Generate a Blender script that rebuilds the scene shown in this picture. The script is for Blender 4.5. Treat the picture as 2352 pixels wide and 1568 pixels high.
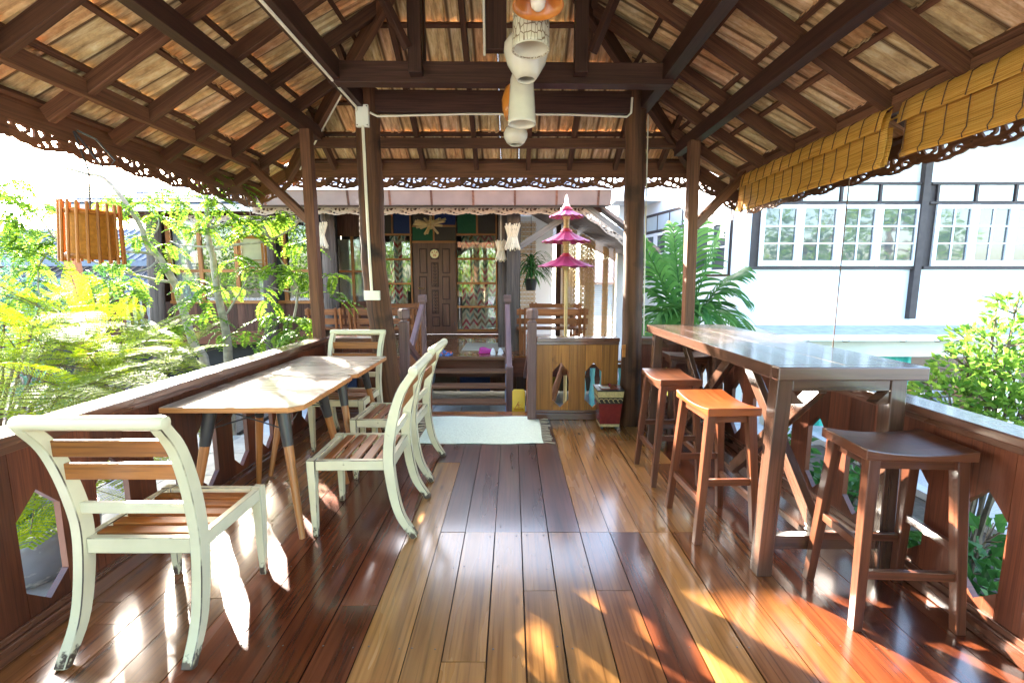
import bpy, math, random
from mathutils import Vector, Matrix
R = math.radians
random.seed(7)
for o in list(bpy.data.objects):
    bpy.data.objects.remove(o)
scene = bpy.context.scene
COL = scene.collection

# ------------------------------------------------------------------ camera, sky, sun, exposure
CAM_H = 1.43
F = 1045.0                      # focal length in pixels of a 2352 px wide view (16 mm on 36 mm)
TH = math.atan(139 / F)         # pitch down
cd = bpy.data.cameras.new('camera'); cam = bpy.data.objects.new('camera', cd); COL.objects.link(cam)
cd.lens = 16.0; cd.sensor_width = 36.0; cd.clip_end = 500; cd.clip_start = 0.02
cam.location = (0, 0, CAM_H); cam.rotation_euler = (math.pi / 2 - TH, 0, 0)
scene.camera = cam

SUN_AZ, SUN_EL = 38.0, 22.0     # degrees left of forward, elevation
w = bpy.data.worlds.new('World'); scene.world = w; w.use_nodes = True
nt = w.node_tree; bg = nt.nodes['Background']
sky = nt.nodes.new('ShaderNodeTexSky'); sky.sky_type = 'NISHITA'; sky.sun_disc = False
sky.sun_elevation = R(SUN_EL); sky.sun_rotation = R(-SUN_AZ)
sky.air_density = 1.0; sky.dust_density = 2.0; sky.ozone_density = 1.0
nt.links.new(sky.outputs[0], bg.inputs[0]); bg.inputs[1].default_value = 0.15
sd = bpy.data.lights.new('sun', 'SUN'); sun = bpy.data.objects.new('sun', sd); COL.objects.link(sun)
sd.energy = 5.0; sd.angle = R(0.6); sd.color = (1.0, 0.93, 0.82)
sdir = Vector((-math.sin(R(SUN_AZ)) * math.cos(R(SUN_EL)), math.cos(R(SUN_AZ)) * math.cos(R(SUN_EL)), math.sin(R(SUN_EL))))
sun.rotation_euler = sdir.to_track_quat('Z', 'Y').to_euler(); sun.location = (-6, 8, 9)
scene.view_settings.view_transform = 'Standard'; scene.view_settings.look = 'None'
scene.view_settings.gamma = 1.0; scene.view_settings.exposure = 4.0
scene.view_settings.use_curve_mapping = False

# ------------------------------------------------------------------ pixel -> world helpers
_c, _s = math.cos(TH), math.sin(TH)
def ray(px, py):
    u = (px - 1176) / F; v = (784 - py) / F
    return Vector((u, _c + v * _s, -_s + v * _c))
def at_y(px, py, Y):
    r = ray(px, py); t = Y / r.y; return Vector((r.x * t, Y, CAM_H + r.z * t))
def at_z(px, py, z):
    r = ray(px, py); t = (z - CAM_H) / r.z; return Vector((r.x * t, r.y * t, z))
def at_x(px, py, x):
    r = ray(px, py); t = x / r.x; return Vector((x, r.y * t, CAM_H + r.z * t))
def proj(p):
    z = p[2] - CAM_H; d = _c * p[1] - _s * z
    if d < 0.05: return None
    return (1176 + F * p[0] / d, 784 - F * (_s * p[1] + _c * z) / d, d)

# ------------------------------------------------------------------ materials
def new_mat(name):
    m = bpy.data.materials.new(name); m.use_nodes = True
    n = m.node_tree; b = n.nodes['Principled BSDF']
    return m, n, b
def N(nt, typ, **kw):
    n = nt.nodes.new(typ)
    for k, v in kw.items():
        if k.startswith('i_'): n.inputs[k[2:]].default_value = v
        else: setattr(n, k, v)
    return n
def c4(c): return (c[0], c[1], c[2], 1)
def ramp(nt, stops):
    r = nt.nodes.new('ShaderNodeValToRGB'); e = r.color_ramp.elements
    while len(e) < len(stops): e.new(0.5)
    for i, (p, c) in enumerate(stops):
        e[i].position = p; e[i].color = c4(c)
    return r
def wood(name, c1, c2, rough=0.4, coat=0.0, grain=(1.6, 38.0), vary=0.35, bump=0.15, blotch=None, spec=0.5, streak=0.8, knots=0.35):
    m, n, b = new_mat(name); L = n.links.new
    uv = N(n, 'ShaderNodeUVMap'); mp = N(n, 'ShaderNodeMapping'); mp.inputs['Scale'].default_value = (grain[0], grain[1], 1)
    oi = N(n, 'ShaderNodeObjectInfo')
    sc = N(n, 'ShaderNodeMath', operation='MULTIPLY'); sc.inputs[1].default_value = 37.0
    L(oi.outputs['Random'], sc.inputs[0])
    cx = N(n, 'ShaderNodeCombineXYZ'); L(sc.outputs[0], cx.inputs[0]); L(sc.outputs[0], cx.inputs[1])
    L(uv.outputs[0], mp.inputs[0]); L(cx.outputs[0], mp.inputs['Location'])
    no = N(n, 'ShaderNodeTexNoise'); no.inputs['Scale'].default_value = 1.0; no.inputs['Detail'].default_value = 7; no.inputs['Roughness'].default_value = 0.62
    no.inputs['Distortion'].default_value = 0.9
    L(mp.outputs[0], no.inputs[0])
    mp2 = N(n, 'ShaderNodeMapping'); mp2.inputs['Scale'].default_value = (0.9, 6, 1); L(uv.outputs[0], mp2.inputs[0]); L(cx.outputs[0], mp2.inputs['Location'])
    n2 = N(n, 'ShaderNodeTexNoise'); n2.inputs['Scale'].default_value = 1.0; n2.inputs['Detail'].default_value = 3; L(mp2.outputs[0], n2.inputs[0])
    mx = N(n, 'ShaderNodeMath', operation='MULTIPLY_ADD'); mx.inputs[1].default_value = 0.6; L(no.outputs[0], mx.inputs[0])
    m2 = N(n, 'ShaderNodeMath', operation='MULTIPLY'); m2.inputs[1].default_value = 0.4; L(n2.outputs[0], m2.inputs[0]); L(m2.outputs[0], mx.inputs[2])
    rp = ramp(n, [(0.33, c1), (0.66, c2)]); L(mx.outputs[0], rp.inputs[0])
    hv = N(n, 'ShaderNodeHueSaturation'); L(rp.outputs[0], hv.inputs['Color'])
    mr = N(n, 'ShaderNodeMapRange'); mr.inputs[3].default_value = 1 - vary; mr.inputs[4].default_value = 1 + vary; L(oi.outputs['Random'], mr.inputs[0])
    L(mr.outputs[0], hv.inputs['Value'])
    mp3 = N(n, 'ShaderNodeMapping'); mp3.inputs['Scale'].default_value = (grain[0] * 1.3, grain[1] * 4.5, 1); L(uv.outputs[0], mp3.inputs[0]); L(cx.outputs[0], mp3.inputs['Location'])
    n3 = N(n, 'ShaderNodeTexNoise'); n3.inputs['Scale'].default_value = 1.0; n3.inputs['Detail'].default_value = 4; n3.inputs['Distortion'].default_value = 0.4; L(mp3.outputs[0], n3.inputs[0])
    mp4 = N(n, 'ShaderNodeMapping'); mp4.inputs['Scale'].default_value = (1.7, 5.5, 1); L(uv.outputs[0], mp4.inputs[0]); L(cx.outputs[0], mp4.inputs['Location'])
    vk = N(n, 'ShaderNodeTexVoronoi'); vk.inputs['Scale'].default_value = 1.0; L(mp4.outputs[0], vk.inputs[0])
    rk = ramp(n, [(0.03, (0.30, 0.30, 0.30)), (0.09, (1, 1, 1))]); L(vk.outputs['Distance'], rk.inputs[0])
    r3 = ramp(n, [(0.32, (0.48, 0.46, 0.44)), (0.50, (1, 1, 1)), (0.72, (1.0, 1.0, 1.0))]); L(n3.outputs[0], r3.inputs[0])
    mk = N(n, 'ShaderNodeMix', data_type='RGBA', blend_type='MULTIPLY'); mk.inputs[0].default_value = streak; L(hv.outputs[0], mk.inputs['A']); L(r3.outputs[0], mk.inputs['B'])
    mk2 = N(n, 'ShaderNodeMix', data_type='RGBA', blend_type='MULTIPLY'); mk2.inputs[0].default_value = knots; L(mk.outputs['Result'], mk2.inputs['A']); L(rk.outputs[0], mk2.inputs['B'])
    col = mk2.outputs['Result']
    if blotch:
        tc = N(n, 'ShaderNodeTexCoord'); nb = N(n, 'ShaderNodeTexNoise'); nb.inputs['Scale'].default_value = blotch[1]; nb.inputs['Detail'].default_value = 5
        L(tc.outputs['Object'], nb.inputs[0])
        rb = ramp(n, [(blotch[2], (0, 0, 0)), (blotch[2] + 0.12, (1, 1, 1))]); L(nb.outputs[0], rb.inputs[0])
        mixb = N(n, 'ShaderNodeMix', data_type='RGBA'); mixb.inputs['B'].default_value = c4(blotch[0]); L(rb.outputs[0], mixb.inputs[0]); L(col, mixb.inputs['A'])
        col = mixb.outputs['Result']
    L(col, b.inputs['Base Color'])
    rr = N(n, 'ShaderNodeMapRange'); rr.inputs[3].default_value = max(0.03, rough - 0.09); rr.inputs[4].default_value = rough + 0.14; L(n2.outputs[0], rr.inputs[0])
    L(rr.outputs[0], b.inputs['Roughness'])
    b.inputs['Coat Weight'].default_value = coat; b.inputs['Coat Roughness'].default_value = 0.12
    b.inputs['Specular IOR Level'].default_value = spec
    bp = N(n, 'ShaderNodeBump'); bp.inputs['Strength'].default_value = bump; bp.inputs['Distance'].default_value = 0.004; L(no.outputs[0], bp.inputs['Height']); L(bp.outputs[0], b.inputs['Normal'])
    return m
def plain(name, col, rough=0.6, noise=0.12, scale=12.0, metal=0.0, bump=0.05, coat=0.0, spec=0.5, dirt=None):
    m, n, b = new_mat(name); L = n.links.new
    tc = N(n, 'ShaderNodeTexCoord'); no = N(n, 'ShaderNodeTexNoise'); no.inputs['Scale'].default_value = scale; no.inputs['Detail'].default_value = 6
    L(tc.outputs['Object'], no.inputs[0])
    rp = ramp(n, [(0.3, [x * (1 - noise) for x in col]), (0.7, [min(1, x * (1 + noise)) for x in col])]); L(no.outputs[0], rp.inputs[0])
    c = rp.outputs[0]
    if dirt:
        nd = N(n, 'ShaderNodeTexNoise'); nd.inputs['Scale'].default_value = dirt[1]; nd.inputs['Detail'].default_value = 8; L(tc.outputs['Object'], nd.inputs[0])
        rd = ramp(n, [(dirt[2], (0, 0, 0)), (dirt[2] + 0.1, (1, 1, 1))]); L(nd.outputs[0], rd.inputs[0])
        mx = N(n, 'ShaderNodeMix', data_type='RGBA'); mx.inputs['B'].default_value = c4(dirt[0]); L(rd.outputs[0], mx.inputs[0]); L(c, mx.inputs['A']); c = mx.outputs['Result']
    L(c, b.inputs['Base Color'])
    b.inputs['Roughness'].default_value = rough; b.inputs['Metallic'].default_value = metal
    b.inputs['Coat Weight'].default_value = coat; b.inputs['Specular IOR Level'].default_value = spec
    bp = N(n, 'ShaderNodeBump'); bp.inputs['Strength'].default_value = bump; bp.inputs['Distance'].default_value = 0.01; L(no.outputs[0], bp.inputs['Height']); L(bp.outputs[0], b.inputs['Normal'])
    return m
def leaf(name, c1, c2, trans=0.5, rough=0.4):
    m, n, b = new_mat(name); L = n.links.new
    g = N(n, 'ShaderNodeNewGeometry')
    rp = ramp(n, [(0.0, c1), (1.0, c2)]); L(g.outputs['Random Per Island'], rp.inputs[0])
    L(rp.outputs[0], b.inputs['Base Color']); b.inputs['Roughness'].default_value = rough + 0.15; b.inputs['Specular IOR Level'].default_value = 0.22
    tr = N(n, 'ShaderNodeBsdfTranslucent')
    hv = N(n, 'ShaderNodeHueSaturation'); hv.inputs['Value'].default_value = 1.25; hv.inputs['Hue'].default_value = 0.485; L(rp.outputs[0], hv.inputs['Color']); L(hv.outputs[0], tr.inputs[0])
    mx = N(n, 'ShaderNodeMixShader'); mx.inputs[0].default_value = trans
    L(b.outputs[0], mx.inputs[1]); L(tr.outputs[0], mx.inputs[2]); L(mx.outputs[0], n.nodes['Material Output'].inputs[0])
    return m
def glass_pane(name, col, rough=0.05, bump=0.0, spec=0.8):
    m, n, b = new_mat(name); L = n.links.new
    b.inputs['Base Color'].default_value = c4(col); b.inputs['Roughness'].default_value = rough
    b.inputs['Specular IOR Level'].default_value = spec; b.inputs['IOR'].default_value = 1.6
    tc = N(n, 'ShaderNodeTexCoord'); no = N(n, 'ShaderNodeTexNoise'); no.inputs['Scale'].default_value = 40 if bump > 0.1 else 3.0
    L(tc.outputs['Object'], no.inputs[0])
    bp = N(n, 'ShaderNodeBump'); bp.inputs['Strength'].default_value = bump; bp.inputs['Distance'].default_value = 0.02; L(no.outputs[0], bp.inputs['Height']); L(bp.outputs[0], b.inputs['Normal'])
    return m
def clear_glass(name, tint=(0.9, 0.93, 0.92)):
    m, n, b = new_mat(name); L = n.links.new
    t = N(n, 'ShaderNodeBsdfTransparent'); t.inputs[0].default_value = c4(tint)
    gl = N(n, 'ShaderNodeBsdfGlossy'); gl.inputs['Roughness'].default_value = 0.02
    fr = N(n, 'ShaderNodeFresnel'); fr.inputs[0].default_value = 1.6
    ad = N(n, 'ShaderNodeMath', operation='ADD'); ad.inputs[1].default_value = 0.03; L(fr.outputs[0], ad.inputs[0])
    mx = N(n, 'ShaderNodeMixShader'); L(ad.outputs[0], mx.inputs[0]); L(t.outputs[0], mx.inputs[1]); L(gl.outputs[0], mx.inputs[2])
    L(mx.outputs[0], n.nodes['Material Output'].inputs[0]); return m

M = {}
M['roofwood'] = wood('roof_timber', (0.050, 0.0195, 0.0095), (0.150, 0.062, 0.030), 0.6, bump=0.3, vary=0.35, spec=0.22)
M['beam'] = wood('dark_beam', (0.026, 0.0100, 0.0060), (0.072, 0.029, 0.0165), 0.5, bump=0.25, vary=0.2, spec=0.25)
M['eavewood'] = wood('eave_timber', (0.078, 0.031, 0.0140), (0.205, 0.086, 0.039), 0.58, bump=0.3, vary=0.3, spec=0.25)
M['column'] = wood('round_column_timber', (0.020, 0.0075, 0.0035), (0.150, 0.060, 0.023), 0.62, coat=0.0, grain=(0.7, 13), bump=1.0, vary=0.08, spec=0.25, streak=1.0, knots=0.9, blotch=((0.016, 0.007, 0.004), 2.6, 0.56))
M['greycolumn'] = wood('weathered_column_timber', (0.035, 0.027, 0.022), (0.135, 0.100, 0.078), 0.7, grain=(0.9, 12), bump=0.8, vary=0.12, spec=0.25, streak=1.0, knots=0.8)
M['rail'] = wood('railing_timber', (0.055, 0.0135, 0.0062), (0.150, 0.042, 0.0175), 0.36, coat=0.15, bump=0.2, vary=0.35, spec=0.35)
M['cap'] = wood('rail_cap_timber', (0.060, 0.020, 0.011), (0.150, 0.054, 0.027), 0.26, coat=0.9, bump=0.15, vary=0.1)
M['gold'] = wood('golden_panel_timber', (0.20, 0.066, 0.011), (0.45, 0.185, 0.038), 0.4, coat=0.1, grain=(0.8, 20), blotch=((0.06, 0.019, 0.006), 5.0, 0.63), vary=0.25, spec=0.3)
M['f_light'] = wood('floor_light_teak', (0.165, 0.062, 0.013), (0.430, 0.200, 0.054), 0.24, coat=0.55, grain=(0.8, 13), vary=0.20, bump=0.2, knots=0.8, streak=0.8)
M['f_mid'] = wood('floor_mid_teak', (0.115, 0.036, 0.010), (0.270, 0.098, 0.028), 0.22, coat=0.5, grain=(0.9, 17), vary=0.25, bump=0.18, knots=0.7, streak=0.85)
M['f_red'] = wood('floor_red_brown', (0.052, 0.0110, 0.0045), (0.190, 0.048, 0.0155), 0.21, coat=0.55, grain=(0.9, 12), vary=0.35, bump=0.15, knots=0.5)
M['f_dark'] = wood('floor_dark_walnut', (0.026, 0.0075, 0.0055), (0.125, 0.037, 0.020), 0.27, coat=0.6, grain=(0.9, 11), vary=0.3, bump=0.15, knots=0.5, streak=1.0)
M['slat'] = wood('teak_slat', (0.17, 0.050, 0.009), (0.37, 0.130, 0.026), 0.34, coat=0.15, grain=(2, 26), vary=0.2, spec=0.4)
M['legwood'] = wood('beech_leg', (0.30, 0.105, 0.024), (0.46, 0.185, 0.050), 0.3, coat=0.3, grain=(1.5, 25), vary=0.1)
M['stool'] = wood('stool_timber', (0.045, 0.0135, 0.0065), (0.135, 0.044, 0.019), 0.3, coat=0.35, grain=(1.5, 18), vary=0.12, spec=0.4)
M['stool_sunlit'] = wood('sunlit_stool_timber', (0.155, 0.034, 0.0075), (0.31, 0.078, 0.019), 0.3, coat=0.35, grain=(1.5, 14), vary=0.05, spec=0.4)  # seat timber with the sun's orange glow put into the colour
M['stool_mid'] = wood('red_brown_stool_timber', (0.070, 0.019, 0.0075), (0.185, 0.056, 0.021), 0.3, coat=0.35, grain=(1.5, 16), vary=0.05, spec=0.4)
M['bar'] = wood('bar_table_timber', (0.038, 0.018, 0.011), (0.115, 0.054, 0.033), 0.20, coat=0.6, grain=(1.1, 13), vary=0.08)
M['bench'] = wood('bench_timber', (0.13, 0.038, 0.011), (0.29, 0.100, 0.029), 0.45, grain=(1.5, 20), vary=0.25, spec=0.3)
M['frame'] = wood('window_frame_timber', (0.20, 0.068, 0.014), (0.38, 0.150, 0.036), 0.45, grain=(1.5, 25), vary=0.1, spec=0.3)
M['door'] = wood('door_timber', (0.080, 0.032, 0.0175), (0.160, 0.072, 0.041), 0.42, grain=(1.2, 24), vary=0.05, spec=0.3)
M['door_dark'] = wood('door_shade_timber', (0.030, 0.012, 0.007), (0.060, 0.025, 0.014), 0.5, grain=(1.2, 24), vary=0.05, spec=0.25)  # darker copy of the door timber, groove shade put into the colour
M['plank'] = wood('wall_plank_timber', (0.050, 0.019, 0.011), (0.150, 0.064, 0.037), 0.65, grain=(1.2, 18), vary=0.45, spec=0.25)
M['purple'] = wood('worn_purple_handrail', (0.085, 0.040, 0.036), (0.19, 0.100, 0.090), 0.5, grain=(1.5, 20), vary=0.1)
M['tread'] = wood('stair_tread_timber', (0.11, 0.050, 0.026), (0.22, 0.105, 0.055), 0.35, grain=(1.2, 25), vary=0.1)
M['soffit'] = wood('soffit_plank_timber', (0.045, 0.028, 0.022), (0.10, 0.068, 0.052), 0.6, vary=0.3)
M['laminate'] = wood('oak_laminate_top', (0.27, 0.205, 0.155), (0.42, 0.345, 0.275), 0.25, grain=(0.7, 22), vary=0.04, coat=0.2, bump=0.03, knots=0.1, streak=0.5)
M['ply'] = wood('ply_edge', (0.38, 0.150, 0.040), (0.52, 0.23, 0.07), 0.4, grain=(1, 40), vary=0.03)
M['tread_grey'] = wood('grey_weathered_board', (0.10, 0.090, 0.080), (0.24, 0.215, 0.190), 0.6, vary=0.25)
M['bamboo'] = wood('bamboo_cane', (0.44, 0.27, 0.09), (0.62, 0.42, 0.17), 0.4, grain=(3, 20), vary=0.15)
M['palestick'] = wood('pale_reed', (0.56, 0.44, 0.27), (0.72, 0.60, 0.40), 0.45, grain=(2, 20), vary=0.12)
M['lantern'] = wood('amber_lantern_bamboo', (0.24, 0.078, 0.010), (0.46, 0.175, 0.028), 0.4, grain=(2, 20), vary=0.15, spec=0.3)
M['lantern_cloth'] = plain('amber_lantern_cloth', (0.40, 0.155, 0.018), 0.7, 0.25, 60, spec=0.2)
def mat_cream():
    m = plain('cream_chair_paint', (0.64, 0.575, 0.375), 0.35, 0.06, 8, coat=0.2, dirt=((0.16, 0.10, 0.06), 16.0, 0.70)); n = m.node_tree; L = n.links.new; b = n.nodes['Principled BSDF']
    src = b.inputs['Base Color'].links[0].from_socket; tc = N(n, 'ShaderNodeTexCoord'); sp = N(n, 'ShaderNodeSeparateXYZ'); L(tc.outputs['Object'], sp.inputs[0])
    no = N(n, 'ShaderNodeTexNoise'); no.inputs['Scale'].default_value = 34; no.inputs['Detail'].default_value = 6; L(tc.outputs['Object'], no.inputs[0])
    k = N(n, 'ShaderNodeMath', operation='MULTIPLY_ADD'); k.inputs[1].default_value = -5.0; k.inputs[2].default_value = 0.42; L(sp.outputs[2], k.inputs[0])
    a = N(n, 'ShaderNodeMath', operation='ADD'); L(k.outputs[0], a.inputs[0]); L(no.outputs[0], a.inputs[1])
    r = ramp(n, [(0.66, (0, 0, 0)), (0.78, (1, 1, 1))]); L(a.outputs[0], r.inputs[0])
    mx = N(n, 'ShaderNodeMix', data_type='RGBA'); mx.inputs['B'].default_value = (0.07, 0.045, 0.03, 1); L(r.outputs[0], mx.inputs[0]); L(src, mx.inputs['A']); L(mx.outputs['Result'], b.inputs['Base Color'])
    return m
M['cream'] = mat_cream()
M['creamwear'] = plain('worn_paint_edge', (0.44, 0.39, 0.25), 0.5, 0.2, 9, dirt=((0.07, 0.045, 0.03), 7.0, 0.47))
M['blackmetal'] = plain('black_metal', (0.028, 0.026, 0.026), 0.35, 0.1)
M['white'] = plain('white_house_paint', (0.70, 0.735, 0.77), 0.75, 0.035, 2.2, dirt=((0.62, 0.64, 0.65), 1.3, 0.62))
M['whitewood'] = plain('white_window_paint', (0.78, 0.79, 0.80), 0.45, 0.04, 8)
M['cableduct'] = plain('ivory_cable_duct', (0.70, 0.62, 0.46), 0.4, 0.05)
M['plasticwhite'] = plain('ivory_plastic', (0.74, 0.70, 0.58), 0.3, 0.03)
M['ceramic'] = plain('cream_ceramic', (0.70, 0.64, 0.47), 0.25, 0.04, 14, coat=0.3)
M['orange_ceramic'] = plain('orange_enamel', (0.62, 0.215, 0.030), 0.3, 0.1, 10, coat=0.3)
M['bulb'] = plain('milk_glass_bulb', (0.80, 0.72, 0.55), 0.15, 0.02)
M['darktrim'] = plain('brown_window_trim', (0.060, 0.046, 0.044), 0.6, 0.15, spec=0.25)
M['pane'] = glass_pane('house_window_glass', (0.055, 0.068, 0.075), 0.03, 0.06, spec=0.6)
M['pane_frost'] = glass_pane('frosted_transom_glass', (0.42, 0.48, 0.50), 0.2, 0.05)
M['clearglass'] = clear_glass('clear_window_glass')
M['g_brown'] = glass_pane('brown_figured_glass', (0.045, 0.030, 0.018), 0.4, 0.5, spec=0.15)
M['g_blue'] = glass_pane('blue_figured_glass', (0.012, 0.022, 0.075), 0.4, 0.5, spec=0.15)
M['g_green'] = glass_pane('green_figured_glass', (0.012, 0.070, 0.022), 0.4, 0.5, spec=0.15)
M['g_yellow'] = glass_pane('yellow_figured_glass', (0.20, 0.14, 0.012), 0.4, 0.5, spec=0.15)
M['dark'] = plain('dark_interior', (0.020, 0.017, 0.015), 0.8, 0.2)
M['gutter'] = plain('brown_gutter_sheet', (0.175, 0.125, 0.105), 0.5, 0.12, 4, dirt=((0.27, 0.215, 0.19), 3.0, 0.62), spec=0.3)
M['gutterlip'] = plain('pale_gutter_lip', (0.62, 0.60, 0.58), 0.4, 0.05)
M['shingle'] = plain('grey_blue_shingle', (0.105, 0.118, 0.150), 0.7, 0.3, 7, spec=0.25)
M['fret_grey'] = plain('pale_carved_fretwork', (0.34, 0.27, 0.215), 0.6, 0.2, 20)
M['steelblue'] = plain('blue_grey_steel', (0.090, 0.120, 0.165), 0.5, 0.1)
M['concrete'] = plain('grey_concrete', (0.30, 0.32, 0.34), 0.8, 0.15, 5)
M['bluegrey'] = plain('blue_grey_corrugated', (0.16, 0.20, 0.24), 0.6, 0.1, 5)
M['asphalt'] = plain('pale_concrete_ground', (0.27, 0.28, 0.295), 0.85, 0.25, 60, bump=0.4)
M['soil'] = plain('dark_soil', (0.045, 0.035, 0.025), 0.95, 0.4, 20, bump=0.6)
M['paving'] = plain('grey_paving', (0.30, 0.30, 0.30), 0.6, 0.2, 9)
M['canopy_top'] = plain('ledge_felt', (0.30, 0.32, 0.34), 0.7, 0.2, 9)
M['underbeam'] = plain('pale_beam_paint', (0.56, 0.55, 0.46), 0.7, 0.06, 3)
M['net'] = plain('green_shade_net', (0.020, 0.30, 0.235), 0.7, 0.25, 40)
M['silver'] = plain('bare_steel', (0.55, 0.56, 0.58), 0.3, 0.05, metal=0.9)
M['brass'] = plain('brass', (0.70, 0.50, 0.20), 0.3, 0.08, metal=0.8)
M['rug'] = plain('pale_cotton_rug', (0.70, 0.80, 0.66), 0.9, 0.08, 60, bump=0.6)
M['fringe'] = plain('beige_fringe', (0.50, 0.42, 0.31), 0.9, 0.15)
M['sisal'] = plain('sisal_mat', (0.36, 0.30, 0.205), 0.9, 0.2, 70, bump=0.5)
M['signyellow'] = plain('yellow_plastic', (0.80, 0.52, 0.015), 0.35, 0.04)
M['signred'] = plain('red_print', (0.45, 0.035, 0.012), 0.4, 0.05)
M['binred'] = plain('dark_red_lacquer', (0.16, 0.014, 0.012), 0.25, 0.2, 30, coat=0.4)
M['bingold'] = plain('gold_lacquer', (0.46, 0.36, 0.155), 0.35, 0.2, 60, bump=0.3)
M['binblack'] = plain('black_lacquer', (0.020, 0.018, 0.014), 0.3, 0.3, 50)
M['plaque'] = plain('cream_plaque', (0.74, 0.62, 0.34), 0.45, 0.04)
M['parasol'] = plain('magenta_parasol_paper', (0.36, 0.035, 0.125), 0.45, 0.15, 9)
M['parasolred'] = plain('crimson_parasol_trim', (0.40, 0.020, 0.045), 0.5, 0.1)
M['chain'] = plain('gold_plastic_chain', (0.46, 0.27, 0.085), 0.35, 0.15, 20)
M['bark'] = plain('pale_grey_bark', (0.26, 0.235, 0.185), 0.85, 0.35, 18, bump=0.7)
M['barkdark'] = plain('brown_bark', (0.11, 0.08, 0.05), 0.9, 0.3, 18, bump=0.6)
M['leaf_lime'] = leaf('lime_leaf', (0.055, 0.150, 0.012), (0.190, 0.340, 0.028), 0.5)
M['leaf_fern'] = leaf('yellow_green_fine_leaf', (0.105, 0.205, 0.004), (0.300, 0.405, 0.010), 0.55)
M['leaf_blue'] = leaf('blue_green_leaf', (0.055, 0.13, 0.085), (0.12, 0.24, 0.165), 0.3)
M['leaf_palm'] = leaf('palm_leaf', (0.030, 0.120, 0.028), (0.085, 0.230, 0.050), 0.4, 0.3)
M['leaf_shrub'] = leaf('shrub_leaf', (0.060, 0.170, 0.020), (0.250, 0.400, 0.055), 0.45, 0.3)
M['leaf_dark'] = leaf('dark_vine_leaf', (0.020, 0.085, 0.020), (0.065, 0.190, 0.040), 0.35, 0.3)
M['yellowflower'] = plain('yellow_plastic_drum', (0.80, 0.58, 0.015), 0.4, 0.05)
M['pot'] = plain('grey_glazed_pot', (0.20, 0.21, 0.23), 0.25, 0.2, 4, coat=0.4, dirt=((0.55, 0.54, 0.48), 9.0, 0.55))
M['orangewood'] = plain('orange_stained_post', (0.42, 0.13, 0.035), 0.5, 0.15)
M['shoewhite'] = plain('white_sneaker', (0.72, 0.73, 0.74), 0.6, 0.05)
M['shoepink'] = plain('magenta_shoe', (0.40, 0.02, 0.19), 0.5, 0.1)
M['sandalorange'] = plain('orange_sandal', (0.62, 0.13, 0.05), 0.5, 0.05)
M['sandalblue'] = plain('blue_sandal', (0.05, 0.16, 0.42), 0.5, 0.05)
M['string'] = plain('brown_cord', (0.10, 0.045, 0.018), 0.8, 0.1)
M['lanternpaper'] = plain('grey_paper_lantern', (0.46, 0.43, 0.37), 0.8, 0.1)
M['teal'] = plain('turquoise_baluster_paint', (0.16, 0.44, 0.45), 0.45, 0.06)
M['greencloth'] = plain('green_cloth', (0.16, 0.36, 0.07), 0.8, 0.1)
M['binclutter'] = plain('brown_clutter', (0.16, 0.09, 0.06), 0.6, 0.6, 9)

def mat_tile():
    m, n, b = new_mat('clay_tile_underside'); L = n.links.new
    uv = N(n, 'ShaderNodeUVMap'); oi = N(n, 'ShaderNodeObjectInfo')
    sc = N(n, 'ShaderNodeMath', operation='MULTIPLY'); sc.inputs[1].default_value = 53.0; L(oi.outputs['Random'], sc.inputs[0])
    cx = N(n, 'ShaderNodeCombineXYZ'); L(sc.outputs[0], cx.inputs[0]); L(sc.outputs[0], cx.inputs[1])
    mp = N(n, 'ShaderNodeMapping'); mp.inputs['Scale'].default_value = (5, 26, 1); L(uv.outputs[0], mp.inputs[0]); L(cx.outputs[0], mp.inputs['Location'])
    no = N(n, 'ShaderNodeTexNoise'); no.inputs['Scale'].default_value = 1; no.inputs['Detail'].default_value = 8; no.inputs['Roughness'].default_value = 0.7; L(mp.outputs[0], no.inputs[0])
    rp = ramp(n, [(0.27, (0.14, 0.092, 0.060)), (0.40, (0.46, 0.305, 0.175)), (0.52, (0.68, 0.49, 0.300)), (0.66, (0.84, 0.72, 0.55))]); L(no.outputs[0], rp.inputs[0])
    rc = ramp(n, [(0.0, (1.0, 0.72, 0.50)), (0.3, (1.0, 0.90, 0.66)), (0.55, (0.80, 0.80, 0.62)), (0.8, (1.0, 0.94, 0.80)), (1.0, (0.90, 0.70, 0.58))]); L(oi.outputs['Random'], rc.inputs[0])
    mx = N(n, 'ShaderNodeMix', data_type='RGBA', blend_type='MULTIPLY'); mx.inputs[0].default_value = 1.0; L(rp.outputs[0], mx.inputs['A']); L(rc.outputs[0], mx.inputs['B'])
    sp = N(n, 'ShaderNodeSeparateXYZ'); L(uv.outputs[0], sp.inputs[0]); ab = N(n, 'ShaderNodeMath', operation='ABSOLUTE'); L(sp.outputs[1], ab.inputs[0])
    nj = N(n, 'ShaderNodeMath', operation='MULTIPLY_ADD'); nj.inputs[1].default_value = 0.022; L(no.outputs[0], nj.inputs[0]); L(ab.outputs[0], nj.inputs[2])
    rj = ramp(n, [(0.098, (1, 1, 1)), (0.112, (0.22, 0.17, 0.14))]); L(nj.outputs[0], rj.inputs[0])  # tile edges darkened in the colour, standing in for joint shadow lines
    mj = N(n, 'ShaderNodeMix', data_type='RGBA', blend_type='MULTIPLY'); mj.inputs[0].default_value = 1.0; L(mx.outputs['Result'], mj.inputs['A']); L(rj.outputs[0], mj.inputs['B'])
    L(mj.outputs['Result'], b.inputs['Base Color']); b.inputs['Roughness'].default_value = 0.85
    bp = N(n, 'ShaderNodeBump'); bp.inputs['Strength'].default_value = 0.4; bp.inputs['Distance'].default_value = 0.006; L(no.outputs[0], bp.inputs['Height']); L(bp.outputs[0], b.inputs['Normal'])
    return m
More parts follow.
